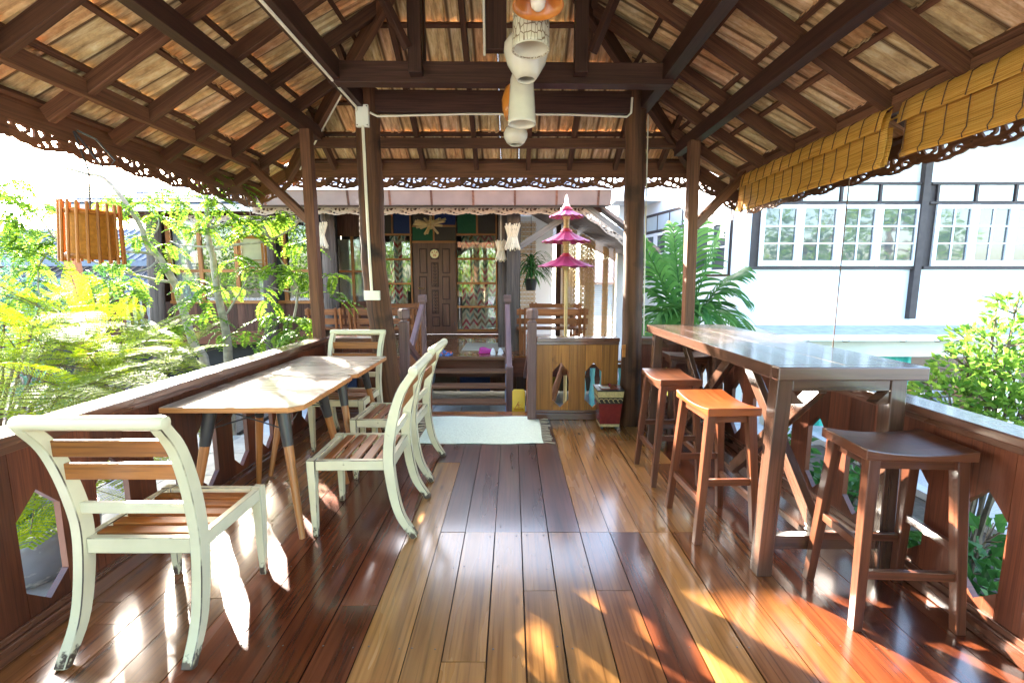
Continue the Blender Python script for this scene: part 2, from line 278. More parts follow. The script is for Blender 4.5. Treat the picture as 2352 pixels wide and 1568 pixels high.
M['tile'] = mat_tile()

def mat_blind():
    m, n, b = new_mat('bamboo_reed_blind'); L = n.links.new
    uv = N(n, 'ShaderNodeUVMap')
    mp = N(n, 'ShaderNodeMapping'); mp.inputs['Scale'].default_value = (2.2, 130, 1); L(uv.outputs[0], mp.inputs[0])
    no = N(n, 'ShaderNodeTexNoise'); no.inputs['Scale'].default_value = 1; no.inputs['Detail'].default_value = 3; L(mp.outputs[0], no.inputs[0])
    rp = ramp(n, [(0.30, (0.40, 0.175, 0.020)), (0.44, (0.80, 0.430, 0.065)), (0.64, (0.90, 0.590, 0.135))]); L(no.outputs[0], rp.inputs[0])
    L(rp.outputs[0], b.inputs['Base Color']); b.inputs['Roughness'].default_value = 0.45
    wv = N(n, 'ShaderNodeTexWave', wave_type='BANDS', bands_direction='Y'); wv.inputs['Scale'].default_value = 28; L(uv.outputs[0], wv.inputs[0])
    bp = N(n, 'ShaderNodeBump'); bp.inputs['Strength'].default_value = 0.8; bp.inputs['Distance'].default_value = 0.004; L(wv.outputs[0], bp.inputs['Height']); L(bp.outputs[0], b.inputs['Normal'])
    tr = N(n, 'ShaderNodeBsdfTranslucent'); L(rp.outputs[0], tr.inputs[0])
    mx = N(n, 'ShaderNodeMixShader'); mx.inputs[0].default_value = 0.45; L(b.outputs[0], mx.inputs[1]); L(tr.outputs[0], mx.inputs[2]); L(mx.outputs[0], n.nodes['Material Output'].inputs[0])
    return m
M['blind'] = mat_blind()

def mat_chevron():
    m, n, b = new_mat('chevron_curtain'); L = n.links.new
    uv = N(n, 'ShaderNodeUVMap'); sp = N(n, 'ShaderNodeSeparateXYZ'); L(uv.outputs[0], sp.inputs[0])
    def mth(op, a, bb=None):
        k = N(n, 'ShaderNodeMath', operation=op)
        if isinstance(a, (int, float)): k.inputs[0].default_value = a
        else: L(a, k.inputs[0])
        if bb is not None:
            if isinstance(bb, (int, float)): k.inputs[1].default_value = bb
            else: L(bb, k.inputs[1])
        return k.outputs[0]
    u = mth('MULTIPLY', sp.outputs[0], 4.2); fu = mth('FRACT', u); cu = mth('FLOOR', mth('MULTIPLY', u, 2.0))
    tri = mth('ABSOLUTE', mth('SUBTRACT', fu, 0.5))
    v = mth('ADD', mth('MULTIPLY', sp.outputs[1], 6.5), mth('MULTIPLY', tri, 1.6))
    band = mth('FLOOR', v); fv = mth('FRACT', v)
    cb = N(n, 'ShaderNodeCombineXYZ'); L(cu, cb.inputs[0]); L(band, cb.inputs[1])
    wn = N(n, 'ShaderNodeTexWhiteNoise', noise_dimensions='2D'); L(cb.outputs[0], wn.inputs[0])
    rp = ramp(n, [(0.0, (0.10, 0.16, 0.14)), (0.2, (0.30, 0.40, 0.36)), (0.38, (0.46, 0.04, 0.07)), (0.56, (0.50, 0.16, 0.20)), (0.74, (0.34, 0.16, 0.09)), (0.88, (0.52, 0.44, 0.33))])
    rp.color_ramp.interpolation = 'CONSTANT'; L(wn.outputs[0], rp.inputs[0])
    half = mth('GREATER_THAN', fv, 0.5)
    mx = N(n, 'ShaderNodeMix', data_type='RGBA'); mx.inputs['B'].default_value = (0.64, 0.57, 0.45, 1); L(half, mx.inputs[0]); L(rp.outputs[0], mx.inputs['A'])
    L(mx.outputs['Result'], b.inputs['Base Color']); b.inputs['Roughness'].default_value = 0.85
    return m
M['chevron'] = mat_chevron()
M['sheer'] = plain('pale_sheer_curtain', (0.50, 0.46, 0.45), 0.9, 0.15, 3)

def mat_lampcarve():
    m, n, b = new_mat('carved_cream_ceramic'); L = n.links.new
    uv = N(n, 'ShaderNodeUVMap'); mp = N(n, 'ShaderNodeMapping'); mp.inputs['Scale'].default_value = (20, 48, 1); L(uv.outputs[0], mp.inputs[0])
    vo = N(n, 'ShaderNodeTexVoronoi', feature='DISTANCE_TO_EDGE'); vo.inputs['Scale'].default_value = 1.0; vo.inputs['Randomness'].default_value = 0.6; L(mp.outputs[0], vo.inputs[0])
    rp = ramp(n, [(0.02, (0.20, 0.12, 0.05)), (0.10, (0.66, 0.60, 0.42))]); L(vo.outputs[0], rp.inputs[0])
    L(rp.outputs[0], b.inputs['Base Color']); b.inputs['Roughness'].default_value = 0.35
    return m
M['carved'] = mat_lampcarve()

# ------------------------------------------------------------------ mesh builder
OFF = {}
class MB:
    def __init__(s): s.v = []; s.f = []; s.uv = []
    def quad(s, ids, uvs): s.f.append(tuple(ids)); s.uv.extend(uvs)
    def _obox(s, c, ax, hf, grain=None):
        c = Vector(c); b0 = len(s.v); r0, r1 = random.random() * 9, random.random() * 9
        if grain is None: grain = max(range(3), key=lambda i: hf[i])
        for sx in (-1, 1):
            for sy in (-1, 1):
                for sz in (-1, 1):
                    s.v.append(c + ax[0] * (sx * hf[0]) + ax[1] * (sy * hf[1]) + ax[2] * (sz * hf[2]))
        fs = [(0, 1, 3, 2), (4, 6, 7, 5), (0, 4, 5, 1), (2, 3, 7, 6), (0, 2, 6, 4), (1, 5, 7, 3)]
        nax = [0, 0, 1, 1, 2, 2]
        for k, f in enumerate(fs):
            uvs = []
            o = [a for a in range(3) if a != nax[k]]
            ua, va = (grain, [a for a in o if a != grain][0]) if grain in o else (o[0], o[1])
            for i in f:
                sg = ((i >> 2) & 1, (i >> 1) & 1, i & 1)
                p = [(1 if sg[a] else -1) * hf[a] for a in range(3)]
                uvs.append((p[ua] + r0, p[va] + r1 + nax[k] * 0.7))
            s.quad([b0 + i for i in f], uvs)
        return s
    def box(s, x0, x1, y0, y1, z0, z1, grain=None):
        return s._obox(((x0 + x1) / 2, (y0 + y1) / 2, (z0 + z1) / 2), (Vector((1, 0, 0)), Vector((0, 1, 0)), Vector((0, 0, 1))), (abs(x1 - x0) / 2, abs(y1 - y0) / 2, abs(z1 - z0) / 2), grain)
    def beam(s, p0, p1, wd, ht, up=(0, 0, 1)):
        p0, p1 = Vector(p0), Vector(p1); d = p1 - p0; Ln = d.length; d.normalize(); up = Vector(up)
        sd_ = d.cross(up); sd_.normalize(); u2 = sd_.cross(d)
        return s._obox((p0 + p1) / 2, (d, sd_, u2), (Ln / 2, wd / 2, ht / 2), 0)
    def loft(s, rings, closed=True, cap=True, vlen=None):
        b0 = len(s.v); n = len(rings[0]); r0 = random.random() * 7
        us = [0.0]
        for i in range(1, len(rings)):
            us.append(us[-1] + max(1e-4, (Vector(rings[i][0]) - Vector(rings[i - 1][0])).length))
        per = [0.0]
        for j in range(n):
            per.append(per[-1] + (Vector(rings[0][(j + 1) % n]) - Vector(rings[0][j])).length)
        for rg in rings: s.v.extend(Vector(p) for p in rg)
        m = n if closed else n - 1
        for i in range(len(rings) - 1):
            for j in range(m):
                a, b = b0 + i * n + j, b0 + i * n + (j + 1) % n
                s.quad((a, b, b + n, a + n), [(us[i] + r0, per[j] + r0), (us[i] + r0, per[j + 1] + r0), (us[i + 1] + r0, per[j + 1] + r0), (us[i + 1] + r0, per[j] + r0)])
        if cap and closed:
            s.f.append(tuple(b0 + j for j in range(n))[::-1]); s.uv.extend([(per[j], 0.3) for j in range(n)])
            e = b0 + (len(rings) - 1) * n
            s.f.append(tuple(e + j for j in range(n))); s.uv.extend([(per[j], 0.3) for j in range(n)])
        return s
    def tube(s, pts, rad, n=8, cap=True):
        pts = [Vector(p) for p in pts]
        if not hasattr(rad, '__len__'): rad = [rad] * len(pts)
        rings = []; ref = None
        for i, p in enumerate(pts):
            d = (pts[min(i + 1, len(pts) - 1)] - pts[max(i - 1, 0)]).normalized()
            if ref is None:
                ref = Vector((0, 0, 1)) if abs(d.z) < 0.9 else Vector((1, 0, 0))
            a = d.cross(ref).normalized(); b = a.cross(d).normalized(); ref = b
            rings.append([p + (a * math.cos(t) + b * math.sin(t)) * rad[i] for t in [2 * math.pi * k / n for k in range(n)]])
        return s.loft(rings, True, cap)
    def lathe(s, prof, c=(0, 0, 0), n=20, cap=True, ax=None):
        c = Vector(c); rings = []
        A = ax or (Vector((1, 0, 0)), Vector((0, 1, 0)), Vector((0, 0, 1)))
        for r, z in prof:
            r = max(r, 1e-4)
            rings.append([c + A[0] * (r * math.cos(2 * math.pi * k / n)) + A[1] * (r * math.sin(2 * math.pi * k / n)) + A[2] * z for k in range(n)])
        return s.loft(rings, True, cap)
    def prism(s, poly, o, U, V, W, d, grain=0):
        """polygon (u,v) at origin o, axes U,V, extruded d along W"""
        o, U, V, W = Vector(o), Vector(U), Vector(V), Vector(W); b0 = len(s.v); n = len(poly); r0 = random.random() * 9
        for k in (0, d):
            for (a, b) in poly: s.v.append(o + U * a + V * b + W * k)
        ar = sum(poly[i][0] * poly[(i + 1) % n][1] - poly[(i + 1) % n][0] * poly[i][1] for i in range(n))
        g = (lambda a, b: (a + r0, b + r0)) if grain == 0 else (lambda a, b: (b + r0, a + r0))
        f0 = list(range(n)); f1 = [n + i for i in range(n)]
        s.f.append(tuple(b0 + i for i in f0[::-1])); s.uv.extend([g(*poly[i]) for i in f0[::-1]])
        s.f.append(tuple(b0 + i for i in f1)); s.uv.extend([g(*poly[i - n]) for i in f1])
        for i in range(n):
            j = (i + 1) % n
            s.quad((b0 + i, b0 + j, b0 + n + j, b0 + n + i), [g(*poly[i]), g(*poly[j]), g(poly[j][0], poly[j][1] + 0.02), g(poly[i][0], poly[i][1] + 0.02)])
        return s
    def tri_strip_leaf(s, p, d, nrm, ln, wd):
        """small folded leaflet: 4 verts, 2 tris-quads"""
        sd_ = d.cross(nrm); b0 = len(s.v); mid = p + d * (ln * 0.45)
        s.v.extend((p, mid + sd_ * (wd / 2) + nrm * (wd * 0.15), p + d * ln, mid - sd_ * (wd / 2) + nrm * (wd * 0.15)))
        s.f.append((b0, b0 + 1, b0 + 2, b0 + 3)); s.uv.extend([(0, 0), (1, 0), (1, 1), (0, 1)])
    def mesh(s, name, off=(0, 0, 0)):
        off = Vector(off); me = bpy.data.meshes.new(name)
        me.from_pydata([tuple(v - off) for v in s.v], [], s.f); me.update()
        uvl = me.uv_layers.new(name='UVMap')
        flat = [x for t in s.uv for x in t]
        if len(flat) == len(uvl.data) * 2: uvl.data.foreach_set('uv', flat)
        return me
    def build(s, name, mat, parent=None, local=False, smooth=False, bevel=0.0, bevmat=None, label=None):
        off = Vector((0, 0, 0))
        if parent is not None and not local: off = OFF.get(parent.name, Vector((0, 0, 0)))
        loc = Vector((0, 0, 0))
        if parent is None and s.v:                     # a thing that is one mesh: origin at its base
            xs = [v.x for v in s.v]; ys = [v.y for v in s.v]; zs = [v.z for v in s.v]
            loc = Vector(((min(xs) + max(xs)) / 2, (min(ys) + max(ys)) / 2, min(zs))); off = loc
        me = s.mesh(name, off); me.materials.append(M[mat])
        if bevmat: me.materials.append(M[bevmat])
        if smooth:
            me.polygons.foreach_set('use_smooth', [True] * len(me.polygons))
            try: me.set_sharp_from_angle(angle=R(40))
            except Exception: pass
        return link(name, me, parent, off if parent is not None else loc, bevel, bevmat, label, loc)
def link(name, me, parent, off, bevel=0, bevmat=None, label=None, loc=(0, 0, 0)):
    o = bpy.data.objects.new(name, me); COL.objects.link(o); o.location = loc
    if parent is not None: o.parent = parent
    OFF[o.name] = Vector(off)
    if bevel:
        md = o.modifiers.new('bevel', 'BEVEL'); md.width = bevel; md.segments = 1 if bevmat else 2; md.limit_method = 'ANGLE'
        if bevmat: md.material = 1
    if label: o['label'] = label
    return o
def thing(name, label, cat, loc=(0, 0, 0), rotz=0.0, group=None):
    o = bpy.data.objects.new(name, None); COL.objects.link(o); o.location = loc; o.rotation_euler = (0, 0, rotz)
    o.empty_display_size = 0.1
    o['label'] = label; o['category'] = cat
    if group: o['group'] = group
    OFF[o.name] = Vector(loc); return o
def tag(o, label, cat, group=None):
    o['label'] = label; o['category'] = cat
    if group: o['group'] = group
    return o
def struct(o): o['kind'] = 'structure'; return o
def B(): return MB()
def inst(name, me, parent, mw):
    """an object that shares mesh data, placed by a world matrix under an unrotated parent"""
    o = bpy.data.objects.new(name, me); COL.objects.link(o); o.parent = parent
    o.matrix_local = Matrix.Translation(-OFF.get(parent.name, Vector((0, 0, 0)))) @ mw
    return o
def copy_tree(o, parent=None):
    c = o.copy(); COL.objects.link(c); c.parent = parent
    if o.name in OFF: OFF[c.name] = OFF[o.name]
    for ch in list(o.children): copy_tree(ch, c)
    return c

# ================================================================== SETTING
GZ = -0.70
struct(B().box(-120, 120, -40, 200, GZ - 0.3, GZ).build('ground', 'asphalt'))
b = B(); b.box(2.08, 3.95, -2, 5.6, GZ + 0.004, GZ + 0.05); struct(b.build('planting_bed', 'soil'))
b = B(); b.box(3.95, 4.07, -2, 6.0, GZ + 0.004, GZ + 0.12); struct(b.build('kerb', 'concrete'))
# paved lower terrace on the left, slabs as pieces
terr = struct(B().box(-3.75, -2.06, -1.0, 5.2, GZ + 0.004, -0.39).build('lower_terrace', 'concrete'))
for i in range(3):
    for j in range(11):
        x0, y0 = -3.73 + i * 0.555, -0.98 + j * 0.56
        B().box(x0, x0 + 0.545, y0, y0 + 0.55, -0.389, -0.372 + random.random() * 0.003).build('paving_slab', 'paving', terr)
b = B(); b.box(-16.0, -3.78, -1, 12.9, GZ + 0.004, GZ + 0.06); struct(b.build('garden_soil', 'soil'))
court = struct(B().box(-3.7, 3.9, 4.95, 7.5, GZ + 0.006, GZ + 0.03).build('courtyard', 'concrete'))
for i in range(8):
    for j in range(6):
        x0, y0 = -2.2 + i * 0.46, 5.0 + j * 0.41
        B().box(x0, x0 + 0.45, y0, y0 + 0.40, GZ + 0.031, GZ + 0.05 + random.random() * 0.004).build('paving_slab', 'paving', court)

# ================================================================== PAVILION
PAV = thing('pavilion', 'open timber pavilion with clay tiled hip roof, glossy plank floor and cut-out railings', 'pavilion', (0, 2, GZ))
SL = 0.63
XL, ZL, XR, ZR, YF, ZF = -3.1, 2.55, 2.85, 2.42, 5.70, 2.83
Y0 = -1.6
RX = (XR + XL) / 2 + (ZR - ZL) / (2 * SL); RZ = ZL + SL * (RX - XL)      # ridge
cs = 1 / math.sqrt(1 + SL * SL); sn = SL * cs
zleft = lambda x: ZL + SL * (x - XL)
zright = lambda x: ZR + SL * (XR - x)
zfar = lambda y: ZF + SL * (YF - y)
hipL = lambda y: XL + (zfar(y) - ZL) / SL                                  # x of left hip at y
hipR = lambda y: XR - (zfar(y) - ZR) / SL
YA = YF - (RZ - ZF) / SL                                                   # hip apex
# --- floor
floor = B().box(-1.95, 1.95, -1.55, 4.80, -0.16, -0.032).build('floor', 'beam', PAV)
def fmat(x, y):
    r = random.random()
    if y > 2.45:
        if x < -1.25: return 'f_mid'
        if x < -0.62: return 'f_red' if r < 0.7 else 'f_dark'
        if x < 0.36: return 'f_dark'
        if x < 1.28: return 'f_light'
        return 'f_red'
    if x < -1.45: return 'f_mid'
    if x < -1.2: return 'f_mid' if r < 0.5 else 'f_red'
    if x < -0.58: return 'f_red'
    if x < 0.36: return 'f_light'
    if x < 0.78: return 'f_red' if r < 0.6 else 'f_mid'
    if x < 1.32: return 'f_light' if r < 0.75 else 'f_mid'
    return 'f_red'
xe = -1.945; edges = [xe]
while xe < 1.93:
    xe += random.uniform(0.135, 0.20); edges.append(min(xe, 1.945))
seam_in = (-0.42, 1.02)
for a, c in zip(edges[:-1], edges[1:]):
    if c - a < 0.03: continue
    xm = (a + c) / 2
    cuts = [-1.55, 4.70]
    if seam_in[0] < xm < seam_in[1]:
        cuts.append(2.45); cuts.append(random.choice([-0.4, 0.6, 1.55, 1.2, 1.95]))
    else:
        cuts.append(random.uniform(0.2, 3.9)); 
        if random.random() < 0.5: cuts.append(random.uniform(-0.6, 1.2))
    cuts.sort()
    for y0, y1 in zip(cuts[:-1], cuts[1:]):
        if y1 - y0 < 0.12: continue
        gp = random.choice([0.0015, 0.0022, 0.0034])
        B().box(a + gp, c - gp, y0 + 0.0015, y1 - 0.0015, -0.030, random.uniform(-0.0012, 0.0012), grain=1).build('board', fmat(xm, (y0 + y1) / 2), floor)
nl = B(); rn = random.Random(5)
for a, c in zip(edges[:-1], edges[1:]):
    for yj in (0.55, 1.15, 1.62, 2.12, 2.41, 2.50, 2.95, 3.5, 4.1, 4.62):
        for x in (a + 0.025, c - 0.025):
            if rn.random() < 0.55: nl.lathe([(rn.uniform(0.003, 0.0048), 0.0014), (0.001, 0.0022)], (x + rn.uniform(-.008, .008), yj + rn.uniform(-.012, .012), 0), 6)
nl.build('nail_heads', 'blackmetal', floor)['kind'] = 'stuff'
B().box(-1.0, 0.26, 4.703, 4.86, -0.05, 0.008).build('threshold', 'f_mid', PAV, bevel=0.004)
for x in (-1.9, 0, 1.9):
    B().box(x - 0.06, x + 0.06, -1.5, 4.7, -0.34, -0.161).build('floor_joist', 'beam', PAV)
for x in (-1.88, 0.0, 1.88):
    for y in (-1.3, 1.6, 4.4):
        B().box(x - 0.08, x + 0.08, y - 0.08, y + 0.08, GZ + 0.055, -0.341).build('stilt', 'beam', PAV)
B().box(-1.95, 1.95, 4.862, 4.90, -0.42, -0.03).build('edge_board', 'rail', PAV)
# --- railings: alternate whole boards and boards cut to a pointed opening
def railing(name, o, U, Wd, Ln, board=0.17, phase=0, mat='rail', zc=0.82, op=(0.125, 0.205, 0.505, 0.60), start=None):
    """o start (x,y), U direction, Wd outward normal, Ln length"""
    U = Vector(U); Wd = Vector(Wd); o = Vector(o); V = Vector((0, 0, 1))
    rt = B()
    c0 = o - Wd * 0.05; 
    capm = B(); capm._obox(o + U * (Ln / 2) + Wd * 0.03 + V * (zc + 0.02), (U, Wd, V), (Ln / 2, 0.08, 0.02), 0)
    root = capm.build(name, 'cap', PAV, bevel=0.006)
    bm_ = B(); bm_._obox(o + U * (Ln / 2) - Wd * 0.012 + V * 0.035, (U, Wd, V), (Ln / 2, 0.012, 0.034), 0)
    bm_.build('base_moulding', 'cap', root, bevel=0.005)
    bm_ = B(); bm_._obox(o + U * (Ln / 2) - Wd * 0.006 + V * 0.084, (U, Wd, V), (Ln / 2, 0.006, 0.0145), 0)
    bm_.build('base_moulding', 'cap', root, bevel=0.003)
    bm_ = B(); bm_._obox(o + U * (Ln / 2) - Wd * 0.008 + V * (zc - 0.018), (U, Wd, V), (Ln / 2, 0.008, 0.017), 0)
    bm_.build('cap_moulding', 'cap', root, bevel=0.003)
    k = 0; s0 = 0.0
    while s0 < Ln - 0.02:
        s1 = min(Ln, s0 + board); g = 0.0012; a, c = s0 + g, s1 - g; m_ = (a + c) / 2
        oo = o + V * 0.001
        if (k + phase) % 2 and s1 - s0 > board * 0.8:
            B().prism([(a, 0.0), (c, 0.0), (c, op[1]), (m_, op[0]), (a, op[1])], oo, U, V, Wd, 0.028, 1).build('board', mat, root)
            B().prism([(a, op[2]), (m_, op[3]), (c, op[2]), (c, zc - 0.002), (a, zc - 0.002)], oo, U, V, Wd, 0.028, 1).build('board', mat, root)
        else:
            B().prism([(a, 0.0), (c, 0.0), (c, zc - 0.002), (a, zc - 0.002)], oo, U, V, Wd, 0.028, 1).build('board', mat, root)
        s0 = s1; k += 1
    return root
railing('railing', (-1.915, -1.58, 0), (0, 1, 0), (-1, 0, 0), 6.18, phase=0)
railing('railing', (1.915, -1.58, 0), (0, 1, 0), (1, 0, 0), 6.18, phase=0)
railing('railing', (-1.91, 4.62, 0), (1, 0, 0), (0, 1, 0), 0.62, phase=0)
railing('railing', (1.29, 4.62, 0), (1, 0, 0), (0, 1, 0), 0.62, phase=0)
railing('railing', (0.25, 4.60, 0), (1, 0, 0), (0, 1, 0), 0.84, board=0.168, phase=0, mat='gold')
# newel posts and sloping handrails down to the courtyard
for sx, x in ((-1, -1.10), (1, 0.205)):
    nb = B().box(x - 0.045, x + 0.045, 4.57, 4.66, -0.10, 1.02)
    nb.lathe([(0.045, 1.02), (0.035, 1.03), (0.035, 1.045), (0.062, 1.05), (0.064, 1.13), (0.05, 1.15), (0.0, 1.155)], (x, 4.615, 0), 4)
    nw = nb.build('newel_post', 'purple', PAV, bevel=0.006)
    B().beam((x, 4.66, 0.80), (x - 0.02, 6.1, 0.15), 0.06, 0.07).build('handrail', 'rail', PAV, bevel=0.005)
    B().prism([(4.665, 0.72), (6.05, 0.10), (6.05, -0.60), (4.665, 0.0)], (x - 0.012, 0, 0), (0, 1, 0), (0, 0, 1), (1, 0, 0), 0.024).build('stair_panel', 'bench', PAV)
for k in range(3):
    B().box(-1.05, 0.16, 4.92 + k * 0.26, 5.20 + k * 0.26, -0.19 - k * 0.17, -0.155 - k * 0.17).build('step', 'tread', PAV, bevel=0.004)

# --- round columns, square posts
def rcol(pts, r, name='round_column', mat='column', par=PAV, n=18, knots=7):
    rr = random.Random(len(pts) + int(r * 1000) + int(pts[0][0] * 10)); P_ = []; rad = []; n = max(n, 24)
    (a, c) = (Vector(pts[0]), Vector(pts[-1]))
    for i in range(41):
        t = i / 40
        # piecewise linear through pts
        f = t * (len(pts) - 1); k = min(int(f), len(pts) - 2); q = Vector(pts[k]).lerp(Vector(pts[k + 1]), f - k)
        P_.append(q + Vector((rr.uniform(-.004, .004), rr.uniform(-.004, .004), 0))); rad.append(r * (1.06 - 0.16 * t) * rr.uniform(0.975, 1.025))
    m = B().tube(P_, rad, n); nn = len(m.v)
    ph = [rr.uniform(0, 6.28) for _ in range(6)]
    for i, p in enumerate(P_):
        for j in range(n):
            v = m.v[i * n + j]; d = v - p; a = 2 * math.pi * j / n
            m.v[i * n + j] = p + d * (1 + 0.035 * math.sin(2 * a + ph[0] + i * 0.13) + 0.025 * math.sin(3 * a + ph[1] - i * 0.2) + 0.02 * math.sin(5 * a + ph[2] + i * 0.31) + rr.uniform(-.012, .012))
    return m.build(name, mat, par, smooth=True)
rcol([(-1.20, 4.46, GZ + 0.055), (-1.225, 4.45, 0.3), (-1.33, 4.44, 1.6), (-1.325, 4.42, 3.16)], 0.118)
rcol([(1.19, 4.46, GZ + 0.055), (1.185, 4.45, 0.3), (1.165, 4.44, 1.6), (1.14, 4.42, 3.16)], 0.100)
rcol([(-1.30, -1.2, GZ + 0.055), (-1.33, -1.2, 3.1)], 0.11); rcol([(1.2, -1.2, GZ + 0.055), (1.15, -1.2, 3.1)], 0.10)
B().prism([(0, 0), (0.028, 0), (0.028, 0.12), (0, 0.12)], (1.068, 4.34, 0.70), (1, 0, 0), (0, 0, 1), (0, 1, 0), 0.02).build('mortise_block', 'gold', PAV)
def sqpost(x, y, z1, x1):
    return B().beam((x, y, GZ + 0.055), (x1, y, z1), 0.10, 0.10, up=(0, 1, 0)).build('square_post', 'eavewood', PAV, bevel=0.006)
sqpost(-2.0, 4.72, 2.905, -2.03); sqpost(1.85, 4.72, 2.80, 1.80)
sqpost(-2.0, -1.4, 2.905, -2.03); sqpost(1.85, -1.4, 2.80, 1.80)
# braces from the far posts out to the eave purlins
B().beam((-2.04, 4.73, 2.02), (-2.74, 4.98, 2.63), 0.06, 0.085).build('brace', 'eavewood', PAV, bevel=0.005)
B().beam((1.85, 4.73, 1.98), (2.46, 4.98, 2.55), 0.06, 0.085).build('brace', 'eavewood', PAV, bevel=0.005)

# --- roof frame
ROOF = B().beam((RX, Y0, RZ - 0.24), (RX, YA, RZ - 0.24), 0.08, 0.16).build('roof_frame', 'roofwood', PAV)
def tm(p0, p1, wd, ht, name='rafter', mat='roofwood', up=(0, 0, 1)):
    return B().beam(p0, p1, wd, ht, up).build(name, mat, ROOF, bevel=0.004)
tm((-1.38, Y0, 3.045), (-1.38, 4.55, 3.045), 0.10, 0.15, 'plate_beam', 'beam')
tm((1.21, Y0, 3.045), (1.21, 4.55, 3.045), 0.10, 0.15, 'plate_beam', 'beam')
tm((-2.05, Y0, 2.965), (-2.05, 5.05, 2.965), 0.09, 0.13, 'plate_beam', 'beam')
tm((1.83, Y0, 2.855), (1.83, 5.25, 2.855), 0.09, 0.13, 'plate_beam', 'beam')
tm((-2.75, Y0, 2.655), (-2.75, 5.32, 2.655), 0.06, 0.11, 'eave_purlin', 'eavewood')
tm((2.47, Y0, 2.545), (2.47, 5.30, 2.545), 0.06, 0.11, 'eave_purlin', 'eavewood')
tm((-2.40, 5.22, 2.925), (2.10, 5.22, 2.915), 0.06, 0.10, 'eave_purlin', 'eavewood')
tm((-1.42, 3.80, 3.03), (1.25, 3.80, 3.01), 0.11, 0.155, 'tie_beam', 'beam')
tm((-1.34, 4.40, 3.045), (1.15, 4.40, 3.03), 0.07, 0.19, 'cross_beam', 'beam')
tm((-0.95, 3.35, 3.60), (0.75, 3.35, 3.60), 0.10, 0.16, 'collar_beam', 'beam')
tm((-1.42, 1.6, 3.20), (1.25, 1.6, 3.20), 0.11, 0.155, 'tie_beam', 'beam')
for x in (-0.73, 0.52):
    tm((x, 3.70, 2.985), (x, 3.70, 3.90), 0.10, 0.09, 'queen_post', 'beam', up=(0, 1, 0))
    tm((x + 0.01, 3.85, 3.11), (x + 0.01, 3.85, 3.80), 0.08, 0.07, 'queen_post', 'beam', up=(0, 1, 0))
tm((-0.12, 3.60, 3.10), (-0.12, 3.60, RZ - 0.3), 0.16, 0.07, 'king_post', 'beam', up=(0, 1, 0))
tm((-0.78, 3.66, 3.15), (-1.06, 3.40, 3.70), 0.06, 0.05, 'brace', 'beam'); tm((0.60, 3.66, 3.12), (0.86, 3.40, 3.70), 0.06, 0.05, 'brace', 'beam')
RD, RW = 0.098, 0.050            # rafter depth, width
dn = (0.045 + RD / 2)           # from tile plane to rafter centre
def rl(x, y): return Vector((x + sn * dn, y, zleft(x) - cs * dn))
def rr_(x, y): return Vector((x - sn * dn, y, zright(x) - cs * dn))
def rf(x, y): return Vector((x, y - sn * dn, zfar(y) - cs * dn))
upL = (-sn, 0, cs); upR = (sn, 0, cs); upF = (0, sn, cs)
y = -1.42; k = 0
while y < 5.55:
    xa = RX if y < YA else hipL(y)
    if xa > XL + 0.15: tm(rl(XL + 0.03, y), rl(xa - 0.03, y), RW, RD, 'rafter', 'roofwood', upL)
    xb = RX if y < YA else hipR(y)
    if xb < XR - 0.15: tm(rr_(XR - 0.03, y), rr_(xb + 0.03, y), RW, RD, 'rafter', 'roofwood', upR)
    y += 0.505
for x in (-2.1, -1.56, -1.04, -0.42, 0.19, 0.68, 1.22, 1.75):
    yt = min(YF - (x - hipL(YF)), YF - (hipR(YF) - x)); yt = max(yt, YA)
    tm(rf(x, YF - 0.02), rf(x, yt + 0.03), RW, RD, 'rafter', 'roofwood', upF)
tm((hipL(YF) - 0.03, YF - 0.03, ZF - 0.16), (RX, YA, RZ - 0.16), 0.06, 0.14, 'hip_rafter'); tm((hipR(YF) + 0.03, YF - 0.03, ZF - 0.16), (RX, YA, RZ - 0.16), 0.06, 0.14, 'hip_rafter')
# battens under every tile course
ROW = 0.325                      # horizontal run of one course
db = 0.026
nr = int((RX - XL) / ROW)
for i in range(nr + 1):
    h = 0.05 + i * ROW
    xl = XL + h; yl = min(YF - 0.02, YF - (xl - hipL(YF))) if xl > hipL(YF) else YF - 0.02
    tm((xl + sn * db, Y0, zleft(xl) - cs * db), (xl + sn * db, yl, zleft(xl) - cs * db), 0.038, 0.034, 'batten', 'roofwood', upL)
    xr = XR - h
    if xr > RX:
        yr = min(YF - 0.02, YF - (hipR(YF) - xr)) if xr < hipR(YF) else YF - 0.02
        tm((xr - sn * db, Y0, zright(xr) - cs * db), (xr - sn * db, yr, zright(xr) - cs * db), 0.038, 0.034, 'batten', 'roofwood', upR)
    yf = YF - h
    if yf > YA:
        tm((hipL(yf), yf - sn * db, zfar(yf) - cs * db), (hipR(yf), yf - sn * db, zfar(yf) - cs * db), 0.038, 0.034, 'batten', 'roofwood', upF)
# fascia boards
B().box(XL - 0.02, XL + 0.012, Y0, YF, 2.405, 2.60, grain=1).build('fascia_board', 'eavewood', ROOF)
B().box(XR - 0.012, XR + 0.02, Y0, YF, 2.325, 2.46, grain=1).build('fascia_board', 'eavewood', ROOF)
B().box(hipL(YF), hipR(YF), YF - 0.012, YF + 0.02, 2.665, 2.86, grain=0).build('fascia_board', 'eavewood', ROOF)
B().beam((XL, YF - 0.015, ZL - 0.06), (hipL(YF), YF - 0.015, ZF - 0.09), 0.03, 0.15).build('verge_board', 'eavewood', ROOF)
B().beam((XR, YF - 0.015, ZR - 0.06), (hipR(YF), YF - 0.015, ZF - 0.09), 0.03, 0.15).build('verge_board', 'eavewood', ROOF)

